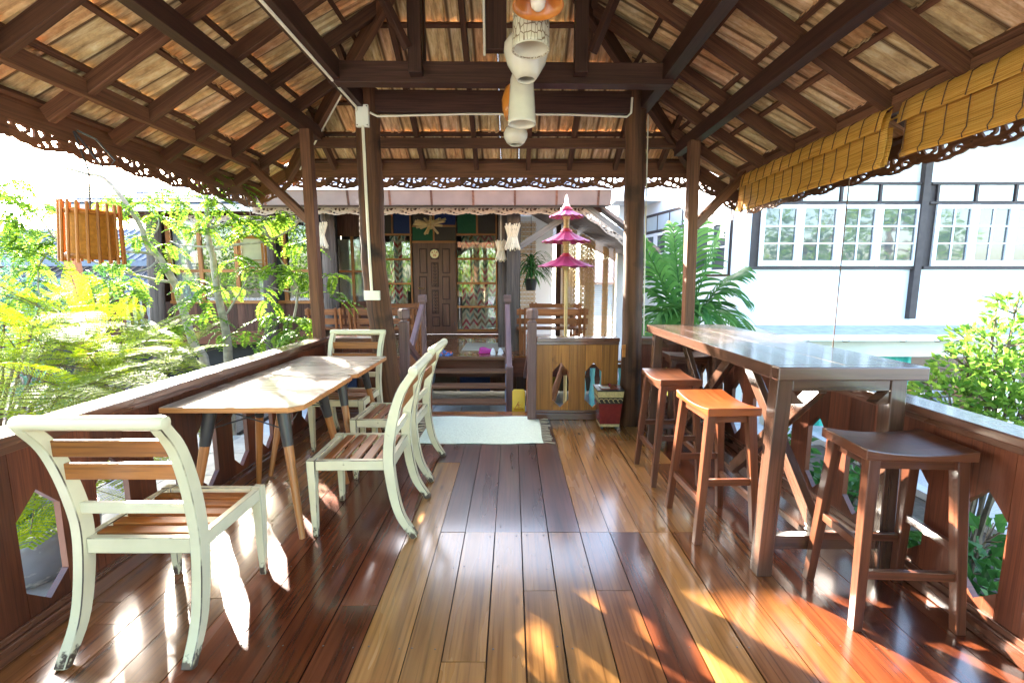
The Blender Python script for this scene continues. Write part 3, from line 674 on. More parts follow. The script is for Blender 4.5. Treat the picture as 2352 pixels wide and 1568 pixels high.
# --- clay tiles (underside seen)
TW, TL = 0.215, ROW / cs + 0.055
def tile_mesh():
    m = MB(); prof = [(-.107, .0), (-.085, .0), (-.078, -.020), (-.056, -.020), (-.049, 0), (-.008, 0), (-.002, -.016), (.022, -.016), (.028, 0), (.107, 0)]
    for yy in (0.0, TL):
        for (x, z) in prof: m.v.append(Vector((x, yy, z)))
        for (x, z) in prof: m.v.append(Vector((x, yy, z + 0.014)))
    n = len(prof)
    def uvq(ids): m.quad(ids, [(m.v[i].y, m.v[i].x) for i in ids])
    for j in range(n - 1):
        uvq((j, j + 2 * n, j + 1 + 2 * n, j + 1)); uvq((n + j, n + j + 1, 3 * n + j + 1, 3 * n + j)); uvq((j, j + 1, n + j + 1, n + j)); uvq((2 * n + j, 3 * n + j, 3 * n + j + 1, 2 * n + j + 1))
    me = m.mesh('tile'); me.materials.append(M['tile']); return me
tme = tile_mesh()
tiles = []
def add_tiles(side):
    if side == 'L': E_, U_ = Vector((0, -1, 0)), Vector((cs, 0, sn))
    elif side == 'R': E_, U_ = Vector((0, 1, 0)), Vector((-cs, 0, sn))
    else: E_, U_ = Vector((-1, 0, 0)), Vector((0, -cs, sn))
    Nn = E_.cross(U_)
    if Nn.z < 0: E_ = -E_; Nn = -Nn
    for i in range(nr + 2):
        h = 0.02 + i * ROW
        tl = 0.085
        U2 = (U_ * math.cos(tl) - Nn * math.sin(tl)).normalized(); N2 = E_.cross(U2)
        j = 0
        if side in 'LR':
            x = XL + h if side == 'L' else XR - h
            if (side == 'L' and x > RX) or (side == 'R' and x < RX): continue
            y = YF - 0.02 - TW / 2
            while y > Y0 - 0.1:
                hp = hipL(y) if side == 'L' else hipR(y)
                ok = (x < hp + 0.12) if side == 'L' else (x > hp - 0.12)
                if ok or y < YA: tiles.append((Vector((x, y, zleft(x) if side == 'L' else zright(x))) + Nn * 0.022, E_, U2, N2, side))
                y -= TW
        else:
            y = YF - h
            if y < YA: continue
            x = hipL(YF) + 0.05
            while x < hipR(YF) + 0.1:
                if hipL(y) - 0.12 < x < hipR(y) + 0.12: tiles.append((Vector((x, y, zfar(y))) + Nn * 0.022, E_, U2, N2, side))
                x += TW
for s_ in 'LRF': add_tiles(s_)
def tile_score(t):
    q = proj(t[0] + t[2] * 0.15)
    if q is None or not (-150 < q[0] < 2500 and -150 < q[1] < 500): return 0
    return 1 / q[2]
tiles.sort(key=tile_score, reverse=True)
rest = MB()
for i, (p, E_, U2, N2, sd_) in enumerate(tiles):
    jit = random.uniform(-0.008, 0.008)
    mw = Matrix(((E_.x, U2.x, N2.x, p.x + U2.x * jit), (E_.y, U2.y, N2.y, p.y + U2.y * jit), (E_.z, U2.z, N2.z, p.z + U2.z * jit), (0, 0, 0, 1)))
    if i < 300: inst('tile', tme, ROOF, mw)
    else:
        b0 = len(rest.v); rest.v.extend(mw @ v.co for v in tme.vertices)
        for pl in tme.polygons:
            rest.f.append(tuple(b0 + q for q in pl.vertices)); rest.uv.extend([(tme.vertices[q].co.y + i * 0.37, tme.vertices[q].co.x) for q in pl.vertices])
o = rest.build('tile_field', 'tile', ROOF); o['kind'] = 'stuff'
# ridge capping
for sgn in (-1, 1):
    pass
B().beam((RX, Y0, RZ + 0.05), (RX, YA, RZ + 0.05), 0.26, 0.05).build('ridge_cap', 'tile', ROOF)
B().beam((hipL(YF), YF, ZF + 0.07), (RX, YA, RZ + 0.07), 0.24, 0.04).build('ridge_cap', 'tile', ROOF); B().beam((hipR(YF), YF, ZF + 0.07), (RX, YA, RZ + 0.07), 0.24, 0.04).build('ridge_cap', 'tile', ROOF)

# --- carved fretwork: motif cut out of a field by marching squares
def fret_mesh(name, W, Hh, fn, nx, ny, th):
    vals = [[fn(i / nx, j / ny) for i in range(nx + 1)] for j in range(ny + 1)]
    m = MB(); vid = {}
    def P_(key, p):
        if key not in vid:
            vid[key] = len(m.v); m.v.append(Vector((p[0] * W, 0, p[1] * Hh)))
        return vid[key]
    polys = []
    for j in range(ny):
        for i in range(nx):
            cn = [(i, j), (i + 1, j), (i + 1, j + 1), (i, j + 1)]; poly = []
            for k in range(4):
                a, c = cn[k], cn[(k + 1) % 4]; va, vc = vals[a[1]][a[0]], vals[c[1]][c[0]]
                if va > 0: poly.append(P_(a, (a[0] / nx, a[1] / ny)))
                if (va > 0) != (vc > 0):
                    t = va / (va - vc); key = (min(a, c), max(a, c))
                    poly.append(P_(key, ((a[0] + (c[0] - a[0]) * t) / nx, (a[1] + (c[1] - a[1]) * t) / ny)))
            if len(poly) >= 3: polys.append(poly)
    n = len(m.v); ed = {}
    for p in polys:
        for a, c in zip(p, p[1:] + p[:1]): ed[(a, c)] = 1
    m.v += [v + Vector((0, th, 0)) for v in m.v]
    for p in polys:
        m.f.append(tuple(p)); m.uv += [(m.v[i].x, m.v[i].z) for i in p]
        m.f.append(tuple(n + i for i in p[::-1])); m.uv += [(m.v[i].x, m.v[i].z) for i in p[::-1]]
    for (a, c) in ed:
        if (c, a) not in ed:
            m.quad((c, a, n + a, n + c), [(m.v[c].x, m.v[c].z), (m.v[a].x, m.v[a].z), (m.v[a].x, m.v[a].z + .01), (m.v[c].x, m.v[c].z + .01)])
    return m.mesh(name)
def seg(px, py, ax, ay, bx, by, r0, r1):
    dx, dy = bx - ax, by - ay; t = max(0, min(1, ((px - ax) * dx + (py - ay) * dy) / (dx * dx + dy * dy + 1e-9)))
    return (r0 + (r1 - r0) * t) - math.hypot(px - ax - dx * t, py - ay - dy * t)
def arc(px, py, cx, cy, r, wd, a0=None, a1=None):
    if a0 is not None:
        a = math.atan2(py - cy, px - cx) % (2 * math.pi); a0 %= 2 * math.pi; span = (a1 - a0) % (2 * math.pi) if a1 - a0 < 2 * math.pi - 1e-3 else 7
        if (a - a0) % (2 * math.pi) > span: return -1
    return wd - abs(math.hypot(px - cx, py - cy) - r)
def fret_fn(asp):
    def fn(u, v):
        x, y = u * asp, v                       # y 0..1, x 0..asp
        d = -1.0; A = asp
        d = max(d, y - 0.90)                                                   # top band
        yb = 0.20 + 0.16 * math.cos(2 * math.pi * u) + 0.05 * math.cos(6 * math.pi * u)
        d = max(d, 0.10 - abs(y - yb))                                        # scalloped lower edge
        yv = 0.56 + 0.20 * math.sin(2 * math.pi * u + 0.6)
        d = max(d, 0.085 - abs(y - yv) * 0.75)                                 # vine
        for (cx, cy, r) in ((A * 0.22, 0.36, 0.13), (A * 0.72, 0.74, 0.12), (A * 0.50, 0.17, 0.10), (A * 0.93, 0.42, 0.11)):
            d = max(d, arc(x, y, cx, cy, r, 0.056, 0.5, 5.4))
        for (ax, ay, bx, by, r0, r1) in ((A * .08, .60, A * .02, .92, .09, .02), (A * .10, .55, A * .24, .90, .10, .02), (A * .36, .74, A * .44, .95, .08, .03), (A * .40, .60, A * .33, .28, .09, .02),
                                        (A * .55, .45, A * .62, .16, .10, .03), (A * .55, .50, A * .58, .92, .09, .02), (A * .84, .42, A * .80, .14, .09, .02), (A * .86, .45, A * .93, .90, .09, .02), (A * .68, .36, A * .78, .56, .07, .03), (A * .0, .3, A * .08, .46, .08, .02), (A * 1.0, .3, A * .96, .52, .08, .02)):
            d = max(d, seg(x, y, ax, ay, bx, by, r0 + 0.045, r1 + 0.035))
        return d
    return fn
FW, FH = 0.40, 0.15
fme = fret_mesh('fretwork_panel', FW, FH, fret_fn(FW / FH), 52, 20, 0.018); fme.materials.append(M['eavewood'])
def fret_run(p0, p1, h, parent, me=fme, W=FW, Hh=FH, name='fretwork_panel'):
    """hang panels below the line p0-p1"""
    p0, p1 = Vector(p0), Vector(p1); d = p1 - p0; Ln = d.length; d.normalize(); n = max(1, round(Ln / W)); sx = Ln / n / W; sz = h / Hh
    upv = Vector((0, 0, 1)); Yv = upv.cross(d).normalized(); Zv = d.cross(Yv).normalized()
    for i in range(n):
        q = p0 + d * (i * Ln / n) - Zv * h
        mw = Matrix(((d.x * sx, Yv.x, Zv.x * sz, q.x), (d.y * sx, Yv.y, Zv.y * sz, q.y), (d.z * sx, Yv.z, Zv.z * sz, q.z), (0, 0, 0, 1)))
        inst(name, me, parent, mw)
fret_run((XL, YF - 0.04, 2.418), (XL, 0.6, 2.418), 0.135, ROOF)
fret_run((XR, 0.6, 2.338), (XR, YF - 0.04, 2.338), 0.125, ROOF)
fret_run((hipL(YF), YF + 0.008, 2.675), (hipR(YF), YF + 0.008, 2.675), 0.140, ROOF)
fret_run((XL + 0.02, YF - 0.035, 2.43), (hipL(YF), YF - 0.035, 2.70), 0.13, ROOF)
fret_run((hipR(YF), YF - 0.035, 2.70), (XR - 0.02, YF - 0.035, 2.33), 0.13, ROOF)

# --- electrics on the pavilion
def cable(name, pts, r=0.009, n=5, mat='cableduct', par=PAV): return B().tube(pts, r, n).build(name, mat, par, smooth=True)
cable('cable', [(-1.385, -1.5, 2.962), (-1.385, 4.28, 2.962), (-1.40, 4.33, 2.90), (-1.33, 4.325, 2.88)], 0.011)
jb = B().box(-1.40, -1.285, 4.30, 4.335, 2.80, 2.99).build('junction_box', 'plasticwhite', PAV, bevel=0.004)
for dx, dz in ((-.045, .08), (.045, .08), (-.045, -.08), (.045, -.08)):
    B().lathe([(0.006, 0), (0.005, -0.004)], (-1.3425 + dx, 4.299, 2.895 + dz), 8, ax=(Vector((1, 0, 0)), Vector((0, 0, 1)), Vector((0, 1, 0)))).build('screw', 'string', jb)
cable('cable', [(-1.338, 4.305, 2.81), (-1.334, 4.306, 2.2), (-1.326, 4.306, 1.62), (-1.318, 4.306, 1.33)], 0.014)
sb = B().box(-1.388, -1.245, 4.282, 4.325, 1.250, 1.338).build('switch_box', 'plasticwhite', PAV, bevel=0.004)
for dx in (-0.04, 0.025): B().box(-1.309 + dx - 0.014, -1.309 + dx + 0.014, 4.278, 4.2815, 1.275, 1.312).build('switch', 'plasticwhite', sb)
cable('cable', [(-1.28, 4.33, 2.93), (-1.22, 4.352, 2.905), (-0.4, 4.356, 2.925), (0.5, 4.356, 2.92), (1.04, 4.352, 2.90), (1.075, 4.34, 2.93), (1.08, 4.34, 3.06)], 0.010)
cable('cable', [(-1.34, 4.32, 2.99), (-1.34, 4.33, 3.05), (-1.37, 4.2, 3.08)], 0.010)
cable('cable', [(-0.20, 3.55, 3.05), (-0.205, 3.55, 3.9)], 0.010)
cable('cable', [(1.26, 4.45, 2.95), (1.275, 4.45, 1.8), (1.295, 4.45, 0.9)], 0.006)
cable('cable', [(-1.50, 4.54, 3.315), (-2.16, 5.20, 2.897), (-2.46, 5.50, 2.708)], 0.009)

# ================================================================== FURNITURE IN THE PAVILION
def bez(pts, n=14):
    """Catmull-Rom through points"""
    out = []; P_ = [Vector(p) for p in pts]; Q = [P_[0] * 2 - P_[1]] + P_ + [P_[-1] * 2 - P_[-2]]
    for i in range(1, len(Q) - 2):
        for k in range(n):
            t = k / n; a, b_, c, d = Q[i - 1], Q[i], Q[i + 1], Q[i + 2]
            out.append(0.5 * ((2 * b_) + (c - a) * t + (2 * a - 5 * b_ + 4 * c - d) * t * t + (3 * b_ - a - 3 * c + d) * t ** 3))
    out.append(P_[-1]); return out
def swept(pts, wx, dy):
    """rectangular section sweep in the y-z plane; pts (y,z), wx width in x, dy list of depths"""
    rings = []
    for i, p in enumerate(pts):
        a = pts[max(0, i - 1)]; c = pts[min(len(pts) - 1, i + 1)]; ty, tz = c[0] - a[0], c[1] - a[1]; l = math.hypot(ty, tz); ny, nz = tz / l, -ty / l
        h = dy[i] / 2
        rings.append((p, ny * h, nz * h))
    return rings
def make_chair(label):
    t = thing('dining_chair', label, 'chair', (0, 0, 0), 0, 'cream slatted dining chairs')
    kw = dict(local=True, bevel=0.0035, bevmat='creamwear')
    hw = 0.235
    prof = bez([(0, -0.355, 0.0), (0, -0.265, 0.16), (0, -0.222, 0.42), (0, -0.238, 0.62), (0, -0.295, 0.82), (0, -0.375, 0.945)], 6)
    n = len(prof)
    for s in (-1, 1):
        rg = []
        for i, p in enumerate(prof):
            a = prof[max(0, i - 1)]; c = prof[min(n - 1, i + 1)]; d = (c - a).normalized(); nv = Vector((0, d.z, -d.y)); f = i / (n - 1)
            h = 0.018 + 0.010 * math.sin(math.pi * min(1, f * 1.1)) + 0.004 * f; wx = 0.021
            xx = s * (hw - 0.012 * (1 - abs(2 * f - 1)))
            rg.append([Vector((xx - wx, p.y, p.z)) + nv * h, Vector((xx + wx, p.y, p.z)) + nv * h, Vector((xx + wx, p.y, p.z)) - nv * h, Vector((xx - wx, p.y, p.z)) - nv * h])
        B().loft(rg).build('back_leg', 'cream', t, **kw)
        rg = []
        for z, h in ((0, 0.0145), (0.40, 0.024), (0.452, 0.024)):
            rg.append([Vector((s * 0.213 + a * h, 0.208 + c * h, z)) for a, c in ((-1, -1), (1, -1), (1, 1), (-1, 1))])
        B().loft(rg).build('leg', 'cream', t, **kw)
        B().box(s * 0.218 - 0.016, s * 0.218 + 0.016, -0.205, 0.183, 0.392, 0.45).build('seat_rail', 'cream', t, **kw)
    B().box(-0.188, 0.188, 0.192, 0.222, 0.392, 0.449).build('seat_rail', 'cream', t, **kw)
    B().box(-0.205, 0.205, -0.235, -0.205, 0.385, 0.449).build('seat_rail', 'cream', t, **kw)
    X3 = (Vector((0, 1, 0)), Vector((0, 0, 1)), Vector((1, 0, 0)))
    B().lathe([(0.012, -0.262), (0.024, -0.258), (0.028, -0.24), (0.026, -0.2), (0.026, 0.2), (0.028, 0.24), (0.024, 0.258), (0.012, 0.262)], (0, -0.372, 0.950), 14, ax=X3).build('top_rail', 'cream', t, local=True, smooth=True)
    for z, y, m in ((0.835, -0.300, 'slat'), (0.735, -0.267, 'slat'), (0.575, -0.232, 'cream')):
        B().box(-0.218, 0.218, y - 0.010, y + 0.010, z - 0.031 if m == 'slat' else z - 0.022, z + 0.031 if m == 'slat' else z + 0.022).build('back_slat', m, t, local=True, bevel=0.003)
    for k in range(5):
        y = -0.165 + k * 0.073
        B().box(-0.203, 0.203, y - 0.026, y + 0.026, 0.432, 0.4475).build('seat_slat', 'slat', t, local=True, bevel=0.003)
    return t
ch = make_chair('cream chair with teak slats in the near left corner, seen from behind')
ch.location = (-1.437, 1.872, 0); ch.rotation_euler = (0, 0, 0)
c2 = copy_tree(ch); c2.location = (-0.905, 2.63, 0); c2.rotation_euler = (0, 0, R(91)); c2['label'] = 'cream chair nearest the middle of the floor, pulled up to the front table'
c3 = copy_tree(ch); c3.location = (-0.92, 3.37, 0); c3.rotation_euler = (0, 0, R(88)); c3['label'] = 'cream chair beside the far table, right behind another chair and next to the pale rug'
c4_ = copy_tree(ch); c4_.location = (-1.46, 3.90, 0); c4_.rotation_euler = (0, 0, R(179)); c4_['label'] = 'cream chair at the far end of the tables, facing the camera by the leaning column'

def make_table(loc, w, l, label):
    t = thing('dining_table', label, 'table', loc, 0, 'laminate dining tables with splayed legs')
    z = 0.77
    ch_ = 0.06
    poly = [(-w / 2, -l / 2), (w / 2 - ch_, -l / 2), (w / 2, -l / 2 + ch_), (w / 2, l / 2 - 0.02), (w / 2 - 0.02, l / 2), (-w / 2, l / 2)]
    B().prism(poly, (0, 0, z - 0.030), (1, 0, 0), (0, 1, 0), (0, 0, 1), 0.0275).build('edge_band', 'ply', t, local=True, bevel=0.003)
    p2 = [(x * 0.992, y * 0.992) for x, y in poly]
    B().prism(p2, (0, 0, z - 0.0024), (1, 0, 0), (0, 1, 0), (0, 0, 1), 0.003).build('tabletop', 'laminate', t, local=True)
    f = B().box(-w / 2 + 0.16, w / 2 - 0.16, -l / 2 + 0.14, l / 2 - 0.14, z - 0.046, z - 0.0302); f.build('underframe', 'blackmetal', t, local=True)
    for sx in (-1, 1):
        for sy in (-1, 1):
            a = Vector((sx * (w / 2 - 0.17), sy * (l / 2 - 0.16), z - 0.036)); c = Vector((sx * (w / 2 - 0.055), sy * (l / 2 - 0.06), 0.0)); m_ = a.lerp(c, 0.30)
            B().tube([a, m_], [0.037, 0.028], 12).build('leg_socket', 'blackmetal', t, local=True, smooth=True)
            B().tube([m_.lerp(a, 0.05), c], [0.0265, 0.016], 12).build('leg', 'legwood', t, local=True, smooth=True)
    for sx in (-1, 1):
        a = Vector((sx * (w / 2 - 0.15), -l / 2 + 0.145, 0.60)); c = Vector((sx * (w / 2 - 0.20), l / 2 - 0.17, 0.73))
        B().tube([a, c], 0.004, 5).build('brace_rod', 'blackmetal', t, local=True); B().tube([Vector((a.x, -a.y, a.z)), Vector((c.x, -c.y, c.z))], 0.004, 5).build('brace_rod', 'blackmetal', t, local=True)
    for sy in (-1, 1):
        a = Vector((-w / 2 + 0.15, sy * (l / 2 - 0.15), 0.60)); c = Vector((w / 2 - 0.17, sy * (l / 2 - 0.17), 0.73))
        B().tube([a, c], 0.004, 5).build('brace_rod', 'blackmetal', t, local=True); B().tube([Vector((-a.x, a.y, a.z)), Vector((-c.x, c.y, c.z))], 0.004, 5).build('brace_rod', 'blackmetal', t, local=True)
    return t
make_table((-1.49, 2.735, 0), 0.74, 0.82, 'pale laminate table nearest the camera, with orange edge and splayed legs')
make_table((-1.475, 3.565, 0), 0.74, 0.82, 'farther of the two joined laminate tables, by the chair facing us')

def make_stool(label, loc, rotz, mat='stool', grp='saddle seat bar stools', seatmat=None):
    """long side along local x, saddle dips along x"""
    t = thing('bar_stool', label, 'stool', loc, rotz, grp)
    hx, hy, z = 0.215, 0.145, 0.765
    n = 12; rings = []
    m = MB()
    for i in range(n + 1):
        x = -hx + 2 * hx * i / n; dip = 0.020 * (1 - (x / hx) ** 2)
        rings.append([Vector((x, -hy, z - 0.045)), Vector((x, hy, z - 0.045)), Vector((x, hy, z - dip)), Vector((x, -hy, z - dip))])
    B().loft(rings).build('seat', seatmat or mat, t, local=True, bevel=0.004)
    tops = {}
    for sx in (-1, 1):
        for sy in (-1, 1):
            a = Vector((sx * (hx - 0.045), sy * (hy - 0.035), z - 0.046)); c = Vector((sx * (hx - 0.012), sy * (hy + 0.018), 0.0)); tops[(sx, sy)] = (a, c)
            rg = []
            for p, h in ((c, 0.0185), (a, 0.023)): rg.append([p + Vector((u * h, v * h, 0)) for u, v in ((-1, -1), (1, -1), (1, 1), (-1, 1))])
            B().loft(rg).build('leg', mat, t, local=True, bevel=0.003)
    def at(k, zz):
        a, c = tops[k]; return c.lerp(a, zz / (z - 0.046))
    for sy, zz in ((-1, 0.235), (1, 0.235)): B().beam(at((-1, sy), zz) + Vector((0.02, 0, 0)), at((1, sy), zz) - Vector((0.02, 0, 0)), 0.022, 0.036).build('stretcher', mat, t, local=True, bevel=0.002)
    for sx, zz in ((-1, 0.345), (1, 0.345)): B().beam(at((sx, -1), zz) + Vector((0, 0.02, 0)), at((sx, 1), zz) - Vector((0, 0.02, 0)), 0.022, 0.036).build('stretcher', mat, t, local=True, bevel=0.002)
    for sy in (-1, 1): B().box(-hx + 0.066, hx - 0.066, sy * (hy - 0.038) - 0.010, sy * (hy - 0.038) + 0.010, z - 0.088, z - 0.047).build('apron', mat, t, local=True)
    for sx in (-1, 1): B().box(sx * (hx - 0.048) - 0.010, sx * (hx - 0.048) + 0.010, -hy + 0.056, hy - 0.056, z - 0.088, z - 0.047).build('apron', mat, t, local=True)
    return t
make_stool('dark brown saddle stool at the near end of the bar table, by the right railing', (1.635, 1.87, 0), R(-3))
make_stool('saddle stool with sunlight painted into its orange seat beside the bar table, second from the camera', (1.170, 2.545, 0), R(92), 'stool_mid', seatmat='stool_sunlit')
make_stool('dark saddle stool beside the bar table, between the stool with the painted sunlit seat and the round column', (1.150, 3.24, 0), R(91))
make_stool('saddle stool tucked behind the far end of the bar table', (1.64, 4.22, 0), R(2))

bt = thing('bar_table', 'long dark timber bar table with thick top along the right railing', 'table', (1.53, 3.0, 0))
tx0, tx1, ty0, ty1, tz = 1.185, 1.858, 1.985, 4.0, 1.05
nb = 4; bw = (tx1 - tx0) / nb
for k in range(nb):
    B().box(tx0 + k * bw + 0.0003, tx0 + (k + 1) * bw - 0.0003, ty0 + 0.0605, ty1 - 0.0605, tz - 0.062, tz - (0.0004 if k % 2 else 0), grain=1).build('top_board', 'bar', bt, bevel=0.0015)
for ya, yb in ((ty0, ty0 + 0.06), (ty1 - 0.06, ty1)): B().box(tx0, tx1, ya, yb, tz - 0.062, tz).build('end_board', 'bar', bt, bevel=0.006)
for yy in (ty0 + 0.10, ty1 - 0.10):
    for xx, dx in ((tx0 + 0.075, -0.03), (tx1 - 0.075, 0.03)):
        rg = [[Vector((xx + dx * q + u * 0.036, yy + v * 0.036, zz)) for u, v in ((-1, -1), (1, -1), (1, 1), (-1, 1))] for q, zz in ((1, 0.0), (0, tz - 0.064))]
        B().loft(rg).build('leg', 'bar', bt, bevel=0.004)
    B().box(tx0 + 0.112, tx1 - 0.112, yy - 0.030, yy + 0.030, tz - 0.125, tz - 0.064).build('end_rail', 'bar', bt, bevel=0.003)
    B().box(tx0 + 0.088, tx1 - 0.088, yy - 0.022, yy + 0.022, 0.135, 0.205).build('stretcher', 'bar', bt, bevel=0.003)
    for sx in (-1, 1):
        xm = (tx0 + tx1) / 2; xx = xm + sx * ((tx1 - tx0) / 2 - 0.112)
        B().prism([(0, 0), (0.06 * sx, 0), (0.06 * sx, 0.06)][::sx], (xx - 0.06 * sx, yy - 0.028, tz - 0.186), (1, 0, 0), (0, 0, 1), (0, 1, 0), 0.056).build('corner_block', 'bar', bt)
xm = (tx0 + tx1) / 2
B().box(xm - 0.045, xm + 0.045, ty0 + 0.124, ty1 - 0.124, 0.150, 0.190).build('foot_board', 'bar', bt, bevel=0.004)
B().beam((xm, ty0 + 0.13, 0.18), (xm, (ty0 + ty1) / 2 - 0.05, tz - 0.08), 0.045, 0.075).build('brace', 'bar', bt, bevel=0.004)
B().beam((xm, ty1 - 0.13, 0.18), (xm, (ty0 + ty1) / 2 + 0.05, tz - 0.08), 0.045, 0.075).build('brace', 'bar', bt, bevel=0.004)
B().beam((xm - 0.05, ty0 + 0.14, tz - 0.12), (xm - 0.05, (ty0 + ty1) / 2 - 0.1, 0.20), 0.04, 0.07).build('brace', 'bar', bt, bevel=0.004)
B().beam((xm - 0.05, ty1 - 0.14, tz - 0.12), (xm - 0.05, (ty0 + ty1) / 2 + 0.1, 0.20), 0.04, 0.07).build('brace', 'bar', bt, bevel=0.004)

# rug with fringe
rg_ = thing('floor_rug', 'pale green-white woven rug with fringed ends before the entrance steps', 'rug', (-0.28, 4.25, 0.002))
m = MB(); nx, ny = 30, 18
for j in range(ny + 1):
    for i in range(nx + 1):
        x = -0.84 + 1.12 * i / nx; y = 3.87 + 0.80 * j / ny
        m.v.append(Vector((x + 0.006 * math.sin(9 * y), y + 0.008 * math.sin(6 * x), 0.009 + 0.003 * math.sin(11 * x + 3 * y) * math.sin(7 * y))))
for j in range(ny):
    for i in range(nx):
        a = j * (nx + 1) + i; m.quad((a, a + 1, a + nx + 2, a + nx + 1), [(0, 0)] * 4)
o = m.build('rug_cloth', 'rug', rg_); md = o.modifiers.new('thick', 'SOLIDIFY'); md.thickness = 0.005
for sx, x in ((-1, -0.838), (1, 0.278)):
    for k in range(20):
        y = 3.89 + k * 0.041; q = random.uniform(-0.03, 0.03)
        B().tube([(x, y, 0.010), (x + sx * 0.035, y + q * 0.4, 0.014), (x + sx * random.uniform(0.07, 0.11), y + q, 0.008)], [0.005, 0.005, 0.007], 5).build('fringe_tassel', 'fringe', rg_)

# lacquered bin
bn = thing('waste_bin', 'dark red and gold lacquered waste bin at the foot of the round column', 'bin', (0.945, 4.36, 0))
def frus(b_, cx, cy, z0, h0, z1, h1): return b_.loft([[Vector((cx + u * h, cy + v * h, z)) for u, v in ((-1, -1), (1, -1), (1, 1), (-1, 1))] for z, h in ((z0, h0), (z1, h1))])
frus(B(), 0.945, 4.36, 0.028, 0.092, 0.262, 0.112).build('body', 'binred', bn)
frus(B(), 0.945, 4.36, 0.0285, 0.094, 0.055, 0.096).build('bottom_band', 'bingold', bn)
frus(B(), 0.945, 4.36, 0.262, 0.1135, 0.325, 0.119).build('scroll_band', 'binblack', bn)
frus(B(), 0.945, 4.36, 0.325, 0.119, 0.385, 0.125).build('top_band', 'bingold', bn)
frus(B(), 0.945, 4.36, 0.385, 0.129, 0.398, 0.129).build('lid', 'binblack', bn)
frus(B(), 0.945, 4.36, 0.398, 0.085, 0.402, 0.085).build('lid_panel', 'binred', bn)
frus(B(), 0.905, 4.345, 0.4025, 0.045, 0.405, 0.045).build('paper_slip', 'plasticwhite', bn)
B().lathe([(0.014, 0.402), (0.008, 0.415), (0.018, 0.425), (0.018, 0.435), (0.0, 0.442)], (0.955, 4.36, 0), 12).build('knob', 'binred', bn, smooth=True)
for sx in (-1, 1):
    for sy in (-1, 1): B().lathe([(0.010, 0), (0.018, 0.012), (0.012, 0.0285)], (0.945 + sx * 0.07, 4.36 + sy * 0.07, 0), 8).build('foot', 'binblack', bn)
for face in range(2):      # gilt scrolls on the band, front and left faces
    for k in range(5):
        cx_ = -0.09 + k * 0.045; pts = [(cx_ + 0.022 * math.cos(t), 0.018 * math.sin(t)) for t in [0.3 * q for q in range(16)]]
        if face == 0: P3 = [Vector((0.945 + a, 4.36 - 0.1165 - 0.002, 0.293 + b_)) for a, b_ in pts]
        else: P3 = [Vector((0.945 - 0.1165 - 0.002, 4.36 + a, 0.293 + b_)) for a, b_ in pts]
        B().tube(P3, 0.0035, 4).build('gilt_scroll', 'bingold', bn)

# wet floor sign standing on the step below the threshold
ws = thing('wet_floor_sign', 'yellow slippery floor warning sign at the top of the steps', 'sign', (0.075, 5.02, -0.155))
sp = [(-0.07, 0), (-0.055, 0.0), (-0.055, -0.0), (0.07, 0.0), (0.07, 0.28), (0.055, 0.30), (-0.055, 0.30), (-0.075, 0.28)]
B().prism([(-0.075, 0.02), (-0.06, 0.0), (0.06, 0.0), (0.075, 0.02), (0.07, 0.29), (0.055, 0.31), (-0.055, 0.31), (-0.07, 0.29)], (0.075, 5.00, -0.095), (1, 0, 0), (0, 0.10, 0.995), (0, 1, 0), 0.010).build('front_panel', 'signyellow', ws, bevel=0.003)
B().prism([(-0.075, 0.02), (-0.06, 0.0), (0.06, 0.0), (0.075, 0.02), (0.07, 0.29), (0.055, 0.31), (-0.055, 0.31), (-0.07, 0.29)], (0.075, 5.10, -0.095), (1, 0, 0), (0, -0.18, 0.983), (0, 1, 0), 0.010).build('back_panel', 'signyellow', ws, bevel=0.003)
B().box(0.035, 0.115, 4.99, 5.12, -0.153, -0.090).build('foot', 'signyellow', ws)
def on_sign(u, v, d=0.0): return Vector((0.075 + u, 4.9985 - d + 0.10 * v, -0.095 + 0.995 * v))
tri = [(-0.048, 0.085), (0.048, 0.085), (0.0, 0.170)]
B().tube([on_sign(*tri[0]), on_sign(*tri[1]), on_sign(*tri[2]), on_sign(*tri[0])], 0.004, 5).build('warning_triangle', 'signred', ws)
fig = B(); 
for a, c in (((-0.004, 0.138), (0.004, 0.118)), ((0.004, 0.118), (0.022, 0.105)), ((0.004, 0.118), (-0.006, 0.100)), ((-0.002, 0.135), (0.018, 0.132)), ((-0.004, 0.135), (-0.020, 0.126))): fig.tube([on_sign(*a), on_sign(*c)], 0.003, 5)
fig.lathe([(0.0, -0.002), (0.006, 0), (0.0, 0.002)], on_sign(-0.008, 0.147), 8, ax=(Vector((1, 0, 0)), Vector((0, 0, 1)), Vector((0, 1, 0)))).build('falling_figure', 'signred', ws)

